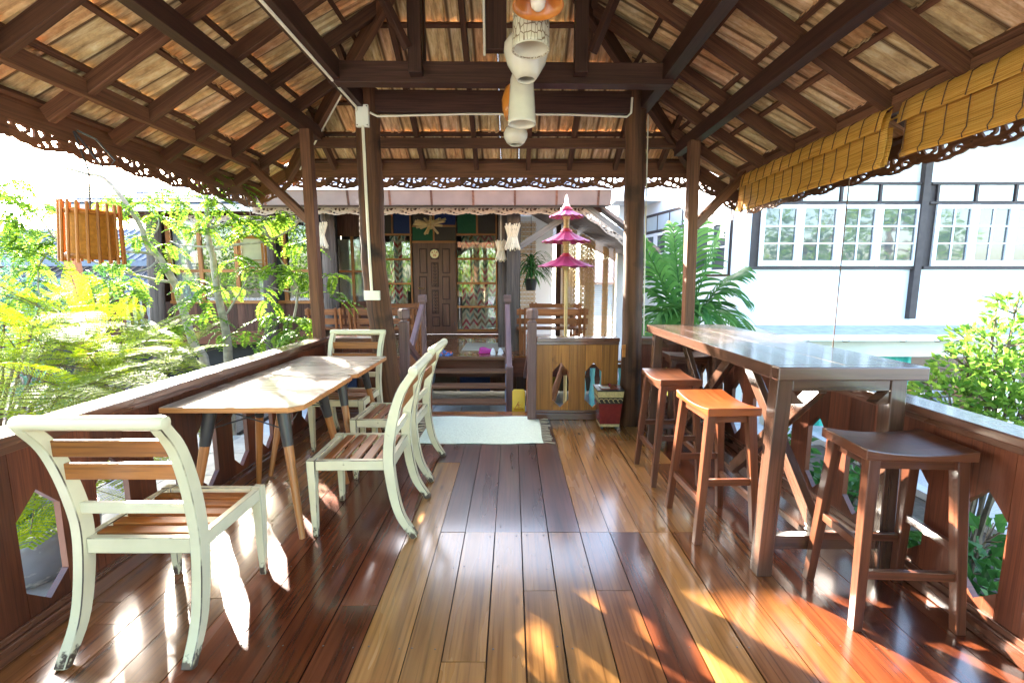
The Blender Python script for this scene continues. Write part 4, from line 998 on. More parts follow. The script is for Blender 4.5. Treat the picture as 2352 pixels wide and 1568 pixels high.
# bamboo blinds on the right eave
def make_blind(y0, y1, xb, ztop, label, drop):
    t = thing('bamboo_blind', label, 'blind', (xb, (y0 + y1) / 2, ztop - drop), 0, 'rolled up bamboo blinds under the right eave')
    def sheet(name, prof, ya, yb):
        m = MB(); n = len(prof); ln = 0; L_ = [0]
        for i in range(1, n): ln += math.hypot(prof[i][0] - prof[i - 1][0], prof[i][1] - prof[i - 1][1]); L_.append(ln)
        ns = 24
        for i in range(n):
            for k in range(ns + 1):
                yy = ya + (yb - ya) * k / ns
                m.v.append(Vector((xb + prof[i][0] + 0.004 * math.sin(k * 1.7 + i), yy, ztop + prof[i][1] + 0.003 * math.sin(k * 0.9))))
        for i in range(n - 1):
            for k in range(ns):
                a = i * (ns + 1) + k; m.quad((a, a + 1, a + ns + 2, a + ns + 1), [(yy_, L_[ii]) for yy_, ii in ((k * (yb - ya) / ns, i), ((k + 1) * (yb - ya) / ns, i), ((k + 1) * (yb - ya) / ns, i + 1), (k * (yb - ya) / ns, i + 1))])
        o = m.build(name, 'blind', t, smooth=True); md = o.modifiers.new('thick', 'SOLIDIFY'); md.thickness = 0.004
        return o
    flap = [(0.050, -0.06), (0.035, -0.005), (0.0, 0.012), (-0.045, -0.02), (-0.062, -0.07), (-0.072, -0.140)]
    sheet('pelmet', flap, y0 - 0.01, y1 + 0.01)
    main = [(0.0, -0.01), (-0.020, -0.10), (-0.022, -0.20), (-0.030, -0.29), (-0.045, -drop + 0.02), (-0.040, -drop)]
    sheet('front_sheet', main, y0, y1)
    for k in range(2):
        dx = 0.014 + 0.011 * k
        sheet('fold', [(-0.010 + dx, -0.12), (-0.012 + dx, -0.22), (-0.026 + dx, -0.31), (-0.030 + dx, -drop + 0.012 + 0.010 * k)], y0, y1)
    nst = max(3, int((y1 - y0) / 0.135))
    for k in range(nst + 1):
        yy = y0 + 0.03 + (y1 - y0 - 0.06) * k / nst
        pr = [Vector((xb + a - 0.006, yy + 0.004 * math.sin(i * 2.0), ztop + z_)) for i, (a, z_) in enumerate(flap[2:])]
        B().tube(pr, 0.0035, 4).build('stitch_cord', 'string', t)
        yy += 0.02
        pr = [Vector((xb + a - 0.006, yy + 0.005 * math.sin(i * 2.3), ztop + z_)) for i, (a, z_) in enumerate(main[1:])]
        B().tube(pr, 0.0035, 4).build('stitch_cord', 'string', t)
    return t
make_blind(3.09, 5.02, 2.44, 2.53, 'full bamboo blind rolled up above the white house window, hanging cord below it', 0.375)
make_blind(0.9, 2.95, 2.44, 2.53, 'bamboo blind cut off by the right edge of the picture', 0.345)
tag(B().tube([(2.40, 3.36, 2.16), (2.395, 3.36, 1.3), (2.40, 3.37, 0.45)], 0.004, 5).build('pull_cord', 'string'), 'thin dark pull cord hanging from the bamboo blind across the white wall', 'cord')

# pendant lamps along the ridge line
def pendant(label, x, y, zb, prof, mat, cordtop=None, extra=None, tilt=0):
    zt = max(p[1] for p in prof)
    t = thing('pendant_lamp', label, 'lamp', (x, y, zb), 0, 'ceramic pendant lamps hanging under the ridge')
    t.rotation_euler = (tilt, 0, 0)
    o = B().lathe(prof, (0, 0, 0), 28, cap=False).build('lamp_shade', mat, t, local=True, smooth=True)
    # UV by angle and height for carved shades
    md = o.modifiers.new('thick', 'SOLIDIFY'); md.thickness = 0.008; md.offset = 1
    ct = (cordtop or RZ - 0.30) - zb
    B().tube([(0, 0, zt - 0.01), (0, -math.sin(tilt) * 0, ct / math.cos(tilt))], 0.005, 6).build('cord', 'blackmetal', t, local=True)
    if extra: extra(t)
    return t
def bulb(t): B().lathe([(0.016, 0.14), (0.018, 0.10), (0.034, 0.065), (0.042, 0.03), (0.036, 0.0), (0.018, -0.016), (0.0, -0.02)], (0, 0, 0), 16).build('bulb', 'bulb', t, local=True, smooth=True)
pendant('orange cone shade with a bare bulb, nearest of the hanging lamps', 0.138, 2.62, 2.865, [(0.130, 0.0), (0.118, 0.03), (0.085, 0.10), (0.045, 0.16), (0.02, 0.20)], 'orange_ceramic', extra=bulb)
pendant('cream cylinder lamp with carved leaf pattern and brown lines', 0.112, 2.92, 2.795, [(0.103, 0.0), (0.104, 0.02), (0.100, 0.15), (0.092, 0.27), (0.06, 0.30), (0.02, 0.31)], 'carved', extra=lambda t: B().lathe([(0.112, -0.004), (0.112, 0.004), (0.100, 0.005), (0.0985, 0.02), (0.095, 0.15), (0.088, 0.26), (0.0, 0.27)], (0, 0, 0), 28, cap=False).build('liner', 'ceramic', t, local=True, smooth=True))
pendant('round cream bowl lamp narrowing to a small open bottom', 0.093, 3.18, 2.735, [(0.052, 0.0), (0.075, 0.03), (0.118, 0.10), (0.138, 0.17), (0.136, 0.21), (0.11, 0.25), (0.05, 0.28), (0.02, 0.285)], 'ceramic')
pendant('tall white cylinder lamp with faint scale relief, fourth from the camera', 0.070, 3.43, 2.535, [(0.093, 0.0), (0.092, 0.02), (0.084, 0.15), (0.074, 0.30), (0.055, 0.36), (0.02, 0.375)], 'ceramic')
pendant('orange round lamp mostly hidden behind the tall white cylinder lamp', 0.045, 3.66, 2.655, [(0.09, 0.0), (0.11, 0.06), (0.115, 0.13), (0.09, 0.21), (0.03, 0.26), (0.02, 0.265)], 'orange_ceramic')
pendant('small glossy cream globe lamp, farthest and lowest of the row', 0.030, 3.97, 2.555, [(0.044, 0.0), (0.068, 0.018), (0.090, 0.055), (0.092, 0.085), (0.075, 0.125), (0.03, 0.15), (0.015, 0.155)], 'ceramic', cordtop=3.75)

# hanging lanterns on the left eave
t = thing('bamboo_lantern', 'amber bamboo stick lantern hanging from the left eave', 'lantern', (-3.02, 3.33, 1.56))
def local_lantern():
    n = 19
    B().lathe([(0.105, 0.02), (0.108, 0.06), (0.103, 0.27), (0.098, 0.29)], (0, 0, 0), 24).build('shade', 'lantern_cloth', t, local=True, smooth=True)
    for z in (0.035, 0.275):
        pts = [(0.113 * math.cos(a), 0.113 * math.sin(a), z) for a in [2 * math.pi * k / 24 for k in range(25)]]
        B().tube(pts, 0.013, 6).build('hoop', 'lantern', t, local=True, smooth=True)
    for k in range(n):
        a = 2 * math.pi * k / n + 0.15; r0, r1 = 0.138, 0.128
        B().tube([(r0 * math.cos(a), r0 * math.sin(a), 0.0), (r1 * math.cos(a + 0.03), r1 * math.sin(a + 0.03), 0.33)], 0.0075, 6).build('bamboo_stick', 'lantern', t, local=True, smooth=True)
    B().tube([(0, 0, 0.28), (0.005, 0.0, 0.50), (-0.055, 0.0, 0.70)], 0.005, 5).build('cord', 'blackmetal', t, local=True)
    B().tube([(-0.05, 0.0, 0.70), (0.02, 0.03, 0.58), (0.06, 0.05, 0.52), (0.10, 0.06, 0.58), (0.02, 0.05, 0.68), (-0.05, 0.02, 0.71)], 0.006, 5).build('cable_loop', 'blackmetal', t, local=True)
local_lantern(); t.rotation_euler = (R(2), R(4), R(12)); t.scale = (1.27, 1.27, 1.27)
t = thing('paper_lantern', 'grey square paper lantern in a wooden frame hanging by the tree', 'lantern', (-3.02, 5.40, 1.555))
B().box(-0.085, 0.085, -0.085, 0.085, 0.03, 0.32).build('paper', 'lanternpaper', t, local=True)
for sx in (-1, 1):
    for sy in (-1, 1): B().box(sx * 0.098 - 0.010, sx * 0.098 + 0.010, sy * 0.098 - 0.010, sy * 0.098 + 0.010, 0.0, 0.35).build('corner_post', 'frame', t, local=True)
for z in (0.02, 0.055, 0.09, 0.30):
    for s in (-1, 1):
        B().box(-0.087, 0.087, s * 0.093 - 0.004, s * 0.093 + 0.004, z, z + 0.008 if z < 0.2 else z + 0.03).build('bar', 'frame', t, local=True); B().box(s * 0.093 - 0.004, s * 0.093 + 0.004, -0.087, 0.087, z, z + 0.008 if z < 0.2 else z + 0.03).build('bar', 'frame', t, local=True)
B().tube([(0, 0, 0.32), (0.0, 0, 0.6), (-0.05, 0.03, 0.73)], 0.004, 5).build('cord', 'blackmetal', t, local=True)
t.rotation_euler = (0, 0, R(20)); t.scale = (1.17, 1.17, 1.17)

# ================================================================== VIP HOUSE (behind the entrance steps)
VY = 10.8; DZ = 0.17
VIP = thing('garden_house', 'timber garden house with veranda, carved door, coloured glass and shingled roof behind the steps', 'house', (-1.5, 9.2, GZ))
def zz2(x, y, Y=VY):             # a point measured on an enlarged piece of the photograph -> facade point
    return at_y(673.7 + x / 4.266, 428.7 + y / 4.266, Y)
deck = B().box(-4.35, 1.75, 7.62, VY + 0.2, -0.05, DZ - 0.026).build('veranda_floor', 'beam', VIP)
for k in range(16):
    y0 = 7.56 + k * 0.2025
    for x0, x1 in ((-4.35, -1.2 + 0.5 * (k % 3)), (-1.2 + 0.5 * (k % 3), 1.75)):
        B().box(x0 + 0.002, x1 - 0.002, y0 + 0.0015, y0 + 0.2005, DZ - 0.025, DZ + random.uniform(-0.001, 0.001), grain=0).build('board', 'f_mid' if random.random() < .6 else 'f_red', deck)
B().box(-4.35, 1.75, 7.56, 7.60, -0.18, DZ - 0.027).build('edge_beam', 'rail', VIP)
for x in (-4.2, -1.6, 0.15, 1.65):
    for y in (7.75, 10.2): B().box(x - 0.07, x + 0.07, y - 0.07, y + 0.07, GZ + 0.032, -0.051).build('stilt', 'beam', VIP)
# colour panels of the plinth seen between the treads
for k, mt in enumerate(['g_brown', 'g_blue', 'plank', 'g_yellow', 'g_brown', 'g_blue', 'plank', 'g_yellow', 'g_brown']):
    B().box(-4.2 + k * 0.64, -3.62 + k * 0.64, 8.55, 8.58, GZ + 0.032, -0.06).build('plinth_panel', mt, VIP)
B().box(-4.35, 1.75, 8.60, 8.66, GZ + 0.03, -0.051).build('plinth_wall', 'plank', VIP)
# entrance stairs
SX0, SX1 = -1.36, -0.03
for k in range(4):
    zt = DZ - 0.195 * (k + 1) + 0.0; yy = 7.54 - 0.25 * k
    B().box(SX0, SX1, yy - 0.27, yy - 0.0, zt - 0.038, zt).build('stair_tread', 'tread', VIP, bevel=0.006)
B().box(SX0 - 0.06, SX1 + 0.06, 7.47, 7.559, DZ - 0.045, DZ + 0.004).build('stair_tread', 'tread', VIP, bevel=0.006)
for x in (SX0 + 0.05, SX1 - 0.05):
    B().prism([(6.52, GZ + 0.052), (6.78, GZ + 0.052), (7.54, -0.13), (7.54, 0.12)], (x - 0.025, 0, 0), (0, 1, 0), (0, 0, 1), (1, 0, 0), 0.05).build('stringer', 'steelblue', VIP)
for sx, x in ((-1, -1.47), (1, -0.075)):
    nb = B().box(x - 0.045, x + 0.045, 7.46, 7.55, GZ + 0.052, 1.08); nb.box(x - 0.06, x + 0.06, 7.44, 7.57, 1.082, 1.20); nb.build('newel_post', 'purple', VIP, bevel=0.008)
    B().beam((x, 7.45, 1.02), (x + sx * 0.04, 6.35, 0.18), 0.075, 0.085).build('handrail', 'purple', VIP, bevel=0.008)
    B().box(x + sx * 0.04 - 0.05, x + sx * 0.04 + 0.05, 6.22, 6.33, GZ + 0.052, 0.24).build('newel_post', 'purple', VIP, bevel=0.008)
    for q in range(4):
        t_ = (q + 0.5) / 4; yb = 7.45 - 1.1 * t_; zb = 0.97 - 0.84 * t_
        B().box(x - 0.012 + sx * 0.04 * t_, x + 0.012 + sx * 0.04 * t_, yb - 0.03, yb + 0.03, max(GZ + 0.06, zb - 0.85), zb).build('baluster', 'bench', VIP)
# facade: wall behind, frame timbers, panes
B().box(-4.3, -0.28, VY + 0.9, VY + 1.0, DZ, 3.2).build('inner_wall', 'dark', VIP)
B().box(-4.3, 2.0, VY + 0.05, VY + 0.12, 2.98, 3.3).build('head_beam', 'plank', VIP)
def fr(x0, y0, x1, y1, d=0.0, th=0.06, name='window_frame', mat='frame'):
    a, c = zz2(x0, y0), zz2(x1, y1)
    return B().box(a.x, c.x, VY - 0.02 - d, VY - 0.02 - d + th, c.z, a.z).build(name, mat, VIP)
for x in (870, 958, 1150, 1590, 1790, 1980):
    y0 = 250; y1 = 1410 if x in (1150, 1590, 1980) else 470
    fr(x, y0, x + 20, y1, 0.004)
fr(1365, 262, 1385, 540, 0.004)
for x0, x1, y in ((870, 1160, 460), (1600, 1985, 460), (1165, 1595, 376), (1165, 1595, 532), (890, 1160, 702), (890, 1160, 940), (890, 1160, 1165), (1605, 1985, 698), (1605, 1985, 936), (1605, 1985, 1166), (1605, 1990, 1396)):
    fr(x0, y, x1, y + 20)
for (x0, y0, x1, y1, mt) in ((878, 255, 960, 462, 'g_brown'), (978, 255, 1152, 462, 'g_blue'), (1168, 255, 1368, 378, 'g_brown'), (1382, 255, 1592, 378, 'g_blue'), (1168, 394, 1368, 534, 'g_green'), (1382, 394, 1592, 534, 'g_brown'), (1608, 255, 1792, 462, 'g_green'), (1808, 255, 1984, 462, 'g_brown')):
    a, c = zz2(x0, y0), zz2(x1, y1); B().box(a.x, c.x, VY + 0.005, VY + 0.012, c.z, a.z).build('coloured_pane', mt, VIP)
for (x0, x1, ys) in ((888, 1152, (478, 704, 942, 1168, 1400)), (1608, 1984, (478, 700, 938, 1168, 1398))):
    for ya, yb in zip(ys[:-1], ys[1:]):
        a, c = zz2(x0, ya), zz2(x1, yb); B().box(a.x, c.x, VY + 0.005, VY + 0.009, c.z, a.z).build('window_pane', 'clearglass', VIP)
def curtain(x0, x1, y0, y1, Y, mat, par, folds=7, amp=0.03, name='curtain'):
    m = MB(); n = folds * 8
    for i in range(n + 1):
        x = x0 + (x1 - x0) * i / n
        for z in (y0, y1): m.v.append(Vector((x, Y + amp * math.sin(i / 8 * 2 * math.pi) + 0.4 * amp * math.sin(i * 0.37), z)))
    for i in range(n): m.quad((2 * i, 2 * i + 2, 2 * i + 3, 2 * i + 1), [(i / n * (x1 - x0) * 1.3, y0), ((i + 1) / n * (x1 - x0) * 1.3, y0), ((i + 1) / n * (x1 - x0) * 1.3, y1), (i / n * (x1 - x0) * 1.3, y1)])
    o = m.build(name, mat, par, smooth=True); return o
a, c = zz2(1640, 478), zz2(1982, 1396); curtain(a.x, c.x, c.z, a.z, VY + 0.12, 'chevron', VIP)
a, c = zz2(930, 478), zz2(1120, 1396); curtain(a.x, c.x, c.z, a.z, VY + 0.12, 'chevron', VIP, 5)
B().box(-3.03, -0.28, VY - 0.012, VY + 0.05, DZ + 0.003, zz2(1700, 1394).z).build('kick_board', 'plank', VIP)
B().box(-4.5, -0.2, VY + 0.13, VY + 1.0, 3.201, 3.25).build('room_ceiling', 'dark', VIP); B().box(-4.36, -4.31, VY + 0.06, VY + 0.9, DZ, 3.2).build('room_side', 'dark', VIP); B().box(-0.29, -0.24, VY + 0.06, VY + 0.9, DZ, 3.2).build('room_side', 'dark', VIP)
# door
a, c = zz2(1172, 550), zz2(1604, 1416)
dr = B().box(a.x, c.x, VY - 0.015, VY + 0.03, DZ + 0.004, a.z).build('door', 'door', VIP)
def dpanel(x0, y0, x1, y1, carved=False):
    p, q = zz2(x0, y0), zz2(x1, y1)
    B().box(p.x, q.x, VY - 0.018, VY - 0.0155, q.z, p.z).build('panel_moulding', 'door_dark', dr)
    B().box(p.x + 0.024, q.x - 0.024, VY - 0.034, VY - 0.0185, q.z + 0.024, p.z - 0.024).build('panel', 'door', dr, bevel=0.008)
    if carved:
        n = int((p.z - q.z) / 0.075); cx_ = (p.x + q.x) / 2
        for i in range(n):
            zc = q.z + 0.05 + (p.z - q.z - 0.1) * i / max(1, n - 1)
            for s in (-1, 1):
                pts = [(cx_ + s * (0.022 + 0.018 * math.cos(t_)), VY - 0.037, zc + 0.024 * math.sin(t_)) for t_ in [0.5 * q_ for q_ in range(11)]]
                B().tube(pts, 0.009, 5).build('carving', 'door_dark', dr)
for x0, x1 in ((1235, 1318), (1458, 1540)):
    for y0, y1 in ((606, 848), (876, 1105), (1142, 1368)): dpanel(x0, y0, x1, y1)
dpanel(1345, 606, 1428, 712); dpanel(1350, 742, 1430, 982, True); dpanel(1358, 1010, 1432, 1245, True); dpanel(1362, 1272, 1440, 1368)
p = zz2(1238, 995)
hb = B().lathe([(0.026, 0), (0.024, -0.012), (0.01, -0.05)], (p.x, VY - 0.017, p.z), 14, ax=(Vector((1, 0, 0)), Vector((0, 0, 1)), Vector((0, 1, 0)))); hb.tube([(p.x, VY - 0.065, p.z), (p.x + 0.11, VY - 0.065, p.z - 0.005)], 0.009, 8); hb.build('door_handle', 'brass', dr, smooth=True)
for y in (650, 1000, 1340):
    q = zz2(1582, y); B().tube([(q.x, VY - 0.022, q.z - 0.04), (q.x, VY - 0.022, q.z + 0.04)], 0.007, 6).build('hinge', 'blackmetal', dr)
# round plaque reading VIP 10
p = zz2(1387, 660); XZ = (Vector((1, 0, 0)), Vector((0, 0, 1)), Vector((0, -1, 0)))
pl = thing('door_plaque', 'round cream plaque on the carved door, red lettering VIP 10', 'sign', (p.x, VY - 0.05, p.z))
B().lathe([(0.098, -0.010), (0.100, 0.0), (0.097, 0.008)], (p.x, VY - 0.046, p.z), 32, ax=XZ).build('disc', 'plaque', pl)
def letter(ch_, x, z, size, rot, parent):
    cu = bpy.data.curves.new('txt', 'FONT'); cu.body = ch_; cu.size = size; cu.extrude = 0.0015; cu.align_x = 'CENTER'; cu.align_y = 'CENTER'; cu.offset = 0.0022
    ob = bpy.data.objects.new('txt', cu); COL.objects.link(ob); dg = bpy.context.evaluated_depsgraph_get()
    me = bpy.data.meshes.new_from_object(ob.evaluated_get(dg)); bpy.data.objects.remove(ob)
    me.materials.clear(); me.materials.append(M['signred'])
    inst('lettering', me, parent, Matrix.Translation((x, VY - 0.0565, z)) @ Matrix.Rotation(rot, 4, 'Y') @ Matrix.Rotation(math.pi / 2, 4, 'X'))
for ch_, ang in (('V', -48), ('I', 0), ('P', 48)):
    letter(ch_, p.x + 0.066 * math.sin(R(ang)), p.z + 0.066 * math.cos(R(ang)) - 0.014, 0.062, R(ang), pl)
letter('10', p.x, p.z - 0.035, 0.075, 0, pl)
# left part of the facade: plank wall over more glazing
for k in range(5):
    x0 = -4.42 + k * 0.26
    B().box(x0 + 0.003, x0 + 0.257, VY - 0.03, VY + 0.0, 2.45, 3.0).build('wall_plank', 'plank', VIP)
for x0, x1 in ((-4.42, -3.75), (-3.70, -3.10)):
    for z0, z1 in ((0.95, 1.62), (1.68, 2.42)): B().box(x0, x1, VY + 0.0, VY + 0.005, z0, z1).build('window_pane', 'clearglass', VIP)
    B().box(x0, x1, VY - 0.02, VY + 0.03, 1.625, 1.675).build('window_frame', 'frame', VIP)
B().box(-3.755, -3.695, VY - 0.022, VY + 0.04, DZ, 2.45).build('window_frame', 'frame', VIP); B().box(-3.10, -3.03, VY - 0.022, VY + 0.04, DZ, 2.98).build('window_frame', 'plank', VIP)
B().box(-4.42, -3.05, VY - 0.02, VY + 0.03, DZ, 0.945).build('wall_panel', 'plank', VIP)
curtain(-4.4, -3.2, 0.95, 2.4, VY + 0.15, 'sheer', VIP, 6)
# columns of the veranda
def vcol(x, y, r, mat): return rcol([(x, y, DZ), (x, y, 2.95)], r, 'veranda_column', mat, VIP)
vcol(0.03, 8.3, 0.13, 'greycolumn'); vcol(-0.17, 8.62, 0.09, 'greycolumn'); vcol(-3.28, 8.3, 0.125, 'greycolumn')
B().box(-3.9, 1.6, 8.24, 8.36, 2.95, 3.08).build('veranda_beam', 'plank', VIP)
# roof with gutter and carved valance
GY, GZ2 = 7.9, 2.93
rp = 0.44
XVL, XVR = -4.40, 1.62
roof = MB(); yr = 10.6; zr = GZ2 + rp * (yr - GY)
rv = [(XVL, GY, GZ2), (XVR, GY, GZ2), (XVR - 1.2, yr, zr), (XVL - 0.2, yr, zr), (XVL - 0.2, yr + 3.0, GZ2 - 0.2), (XVR, yr + 3.0, GZ2 - 0.2)]
roof.v += [Vector(q) for q in rv]; roof.f += [(0, 1, 2, 3), (3, 2, 5, 4), (1, 5, 2), (0, 3, 4)]; roof.uv += [(0, 0)] * 14
vr = roof.build('roof', 'shingle', VIP); md = vr.modifiers.new('thick', 'SOLIDIFY'); md.thickness = 0.04; md.offset = -1
for k in range(4):
    n = 34
    for i in range(n):
        x0 = XVL + (XVR - XVL) * i / n + (0.08 if k % 2 else 0.0); x1 = x0 + (XVR - XVL) / n - 0.006
        ya = GY - 0.03 + k * 0.21; za = GZ2 + rp * (ya - GY)
        if x1 > XVR - 0.45 * k * 0.21: continue
        h = 0.012 + random.random() * 0.012
        B()._obox(((x0 + x1) / 2, ya + 0.13, za + 0.035 + rp * 0.13), (Vector((1, 0, 0)), Vector((0, 1, rp - 0.06)).normalized(), Vector((0, -rp + 0.06, 1)).normalized()), ((x1 - x0) / 2, 0.14, h / 2)).build('shingle', 'shingle', vr)
gt = B().prism([(7.68, 2.66), (7.90, 2.66), (7.90, 2.90), (7.62, 2.90)], (XVL, 0, 0), (0, 1, 0), (0, 0, 1), (1, 0, 0), XVR - XVL).build('gutter', 'gutter', VIP)
B().box(XVL - 0.003, XVR + 0.003, 7.60, 7.64, 2.885, 2.925).build('gutter_lip', 'gutterlip', gt)
for k in range(9):
    x = XVL + 0.35 + k * 0.68; B().prism([(7.673, 2.655), (7.70, 2.655), (7.645, 2.884), (7.612, 2.884)], (x, 0, 0), (0, 1, 0), (0, 0, 1), (1, 0, 0), 0.035).build('gutter_strap', 'plank', gt)
B().box(XVL, XVR - 0.1, 7.95, 8.0, 2.58, 2.75).build('fascia_board', 'plank', VIP)
fme2 = fme.copy(); fme2.materials.clear(); fme2.materials.append(M['fret_grey'])
fret_run((XVL, 7.93, 2.665), (1.28, 7.93, 2.665), 0.13, VIP, me=fme2)
# right skirt of the veranda roof: sloping verge, soffit planks, carved edge
p0, p1 = Vector((1.22, 7.95, 2.70)), Vector((2.42, 7.95, 1.83))
B().beam(p0, p1, 0.06, 0.10).build('verge_board', 'tread_grey', VIP)
B().beam(p0 + Vector((0.12, 0.1, 0.10)), p1 + Vector((0.12, 0.1, 0.10)), 0.30, 0.05).build('verge_tile', 'gutter', VIP)
fret_run(p0 - Vector((0.0, 0.04, 0.05)), p1 - Vector((0.0, 0.04, 0.05)), 0.11, VIP, me=fme2)
for k in range(13):
    y0 = 8.02 + k * 0.22
    B().beam((0.15, y0 + 0.11, 3.10), (2.42, y0 + 0.11, 1.90), 0.212, 0.02).build('soffit_plank', 'soffit', VIP)
B().beam((0.12, 8.3, 2.02), (0.95, 8.3, 2.56), 0.08, 0.11).build('veranda_brace', 'tread_grey', VIP)
fret_run((2.42, 8.1, 1.86), (2.42, 10.6, 1.86), 0.12, VIP, me=fme2)
B().box(0.95, 1.05, 9.9, 10.0, DZ, 2.65).build('veranda_post', 'beam', VIP)
B().box(1.06, 1.22, 10.02, 10.14, DZ, 2.4).build('downpipe_casing', 'whitewood', VIP)
B().box(-0.28, 0.95, VY + 0.0, VY + 0.06, DZ, 2.9).build('side_wall', 'white', VIP)

# lamps made of bundled sticks
def stick_lamp(label, x, y, z, h, r, wire):
    t = thing('stick_lamp', label, 'lamp', (x, y, z), 0, 'hourglass lamps of pale sticks')
    n = 20
    for k in range(n):
        a = 2 * math.pi * k / n; tw = 0.9; j0, j1 = random.uniform(-.03, .03), random.uniform(-.03, .03)
        B().beam((r * math.cos(a), r * math.sin(a), j0), (0.55 * r * math.cos(a + tw * .5), 0.55 * r * math.sin(a + tw * .5), h / 2), 0.022, 0.012).build('stick', 'palestick', t, local=True)
        B().beam((0.55 * r * math.cos(a + tw * .5), 0.55 * r * math.sin(a + tw * .5), h / 2), (r * math.cos(a + tw), r * math.sin(a + tw), h + j1), 0.022, 0.012).build('stick', 'palestick', t, local=True)
    B().lathe([(0.5 * r, h * 0.42), (0.47 * r, h / 2), (0.5 * r, h * 0.58)], (0, 0, 0), 12).build('core', 'plasticwhite', t, local=True)
    B().tube(wire, 0.006, 5).build('hanger', 'plasticwhite', t, local=True)
stick_lamp('large pale stick lamp fixed on the grey column right of the door', 0.01, 8.04, 1.97, 0.42, 0.13, [(0.0, 0, 0.36), (0.0, 0.13, 0.37)])
stick_lamp('smaller pale stick lamp hanging left of the grey column', -0.20, 8.40, 1.80, 0.34, 0.10, [(0, 0, 0.1), (0, 0, 1.15)])
stick_lamp('pale stick lamp on the left veranda column, beside the square post', -3.33, 8.05, 2.00, 0.42, 0.13, [(0.0, 0, 0.36), (0.03, 0.14, 0.37)])
t = thing('bamboo_star_lamp', 'star shaped pendant of bamboo tubes above the carved door', 'lamp', (zz2(1345, 370, 9.6).x, 9.6, zz2(1345, 370, 9.6).z - 0.2))
for k in range(22):
    rr = random.Random(k); a = 2 * math.pi * k / 22 + rr.uniform(-.1, .1); el = rr.uniform(-0.7, 0.55)
    d = Vector((math.cos(a) * math.cos(el), math.sin(a) * math.cos(el) * 0.8, math.sin(el)))
    B().tube([Vector((0, 0, 0.2)) + d * 0.06, Vector((0, 0, 0.2)) + d * rr.uniform(0.27, 0.36)], 0.024, 8).build('bamboo_tube', 'bamboo', t, local=True, smooth=True)
B().tube([(0, 0, 0.2), (0, 0, 0.95)], 0.006, 5).build('cord', 'blackmetal', t, local=True)
B().lathe([(0.02, 0.1), (0.08, 0.15), (0.08, 0.25), (0.02, 0.30)], (0, 0, 0), 10).build('hub', 'bamboo', t, local=True)

# benches on the veranda, backs to us
def bench(label, x0, x1, y, rot=0.0):
    w_ = x1 - x0; t = thing('veranda_bench', label, 'bench', ((x0 + x1) / 2, y, DZ), rot, 'timber benches on the veranda')
    h = w_ / 2
    for z in (0.735, 0.575): B().beam((-h, -0.02 - (z - 0.45) * 0.16, z), (h, -0.02 - (z - 0.45) * 0.16, z), 0.025, 0.10).build('back_slat', 'bench', t, local=True, bevel=0.004)
    for k in range(3): B().box(-h, h, 0.06 + k * 0.125, 0.175 + k * 0.125, 0.415, 0.44).build('seat_slat', 'bench', t, local=True, bevel=0.003)
    for s in (-1, 1):
        for q in (0.06, 0.14):
            x = s * (h - q); B().beam((x, 0.02, 0.0), (x, -0.085, 0.80), 0.035, 0.055, up=(0, 1, 0)).build('back_post', 'bench', t, local=True, bevel=0.003)
        x = s * (h - 0.10); B().box(x - 0.03, x + 0.03, 0.36, 0.42, 0, 0.413).build('leg', 'bench', t, local=True)
        B().box(x - 0.025, x + 0.025, 0.055, 0.36, 0.34, 0.413).build('seat_bearer', 'bench', t, local=True)
    return t
bench('timber bench beside the square post, leftmost on the veranda', -3.52, -2.86, 7.80)
bench('timber bench left of the stairs, its back behind the leaning column', -2.82, -1.62, 7.80)
bench('timber bench right of the stairs, behind the parasol pole', 0.08, 1.30, 7.82)
bench('timber bench facing the camera across the veranda table', 0.35, 1.45, 9.55, R(170))
bench('timber bench facing the camera at the left end of the veranda', -3.0, -1.9, 9.6, R(183))
def vtable(label, x0, x1, y0, y1):
    t = thing('veranda_table', label, 'table', ((x0 + x1) / 2, (y0 + y1) / 2, DZ), 0, 'timber tables on the veranda')
    n = 4
    for k in range(n): B().box(x0 + 0.002, x1 - 0.002, y0 + (y1 - y0) * k / n + 0.002, y0 + (y1 - y0) * (k + 1) / n - 0.002, DZ + 0.70, DZ + 0.735).build('top_board', 'bench', t, bevel=0.003)
    for x in (x0 + 0.08, x1 - 0.08):
        for y in (y0 + 0.08, y1 - 0.08): B().lathe([(0.03, DZ), (0.035, DZ + 0.2), (0.022, DZ + 0.28), (0.04, DZ + 0.45), (0.03, DZ + 0.699)], (x, y, 0), 10).build('leg', 'bench', t, smooth=True)
vtable('veranda table with turned legs between two benches on the right', 0.25, 1.25, 8.45, 9.05)
vtable('veranda table behind the benches on the left', -3.1, -1.8, 8.45, 9.05)
tag(B().box(-2.86, -2.56, 9.20, 9.24, DZ + 0.44, DZ + 0.98).build('green_cushion', 'greencloth', bevel=0.02), 'bright green cushion standing on the rear left veranda bench', 'cushion')
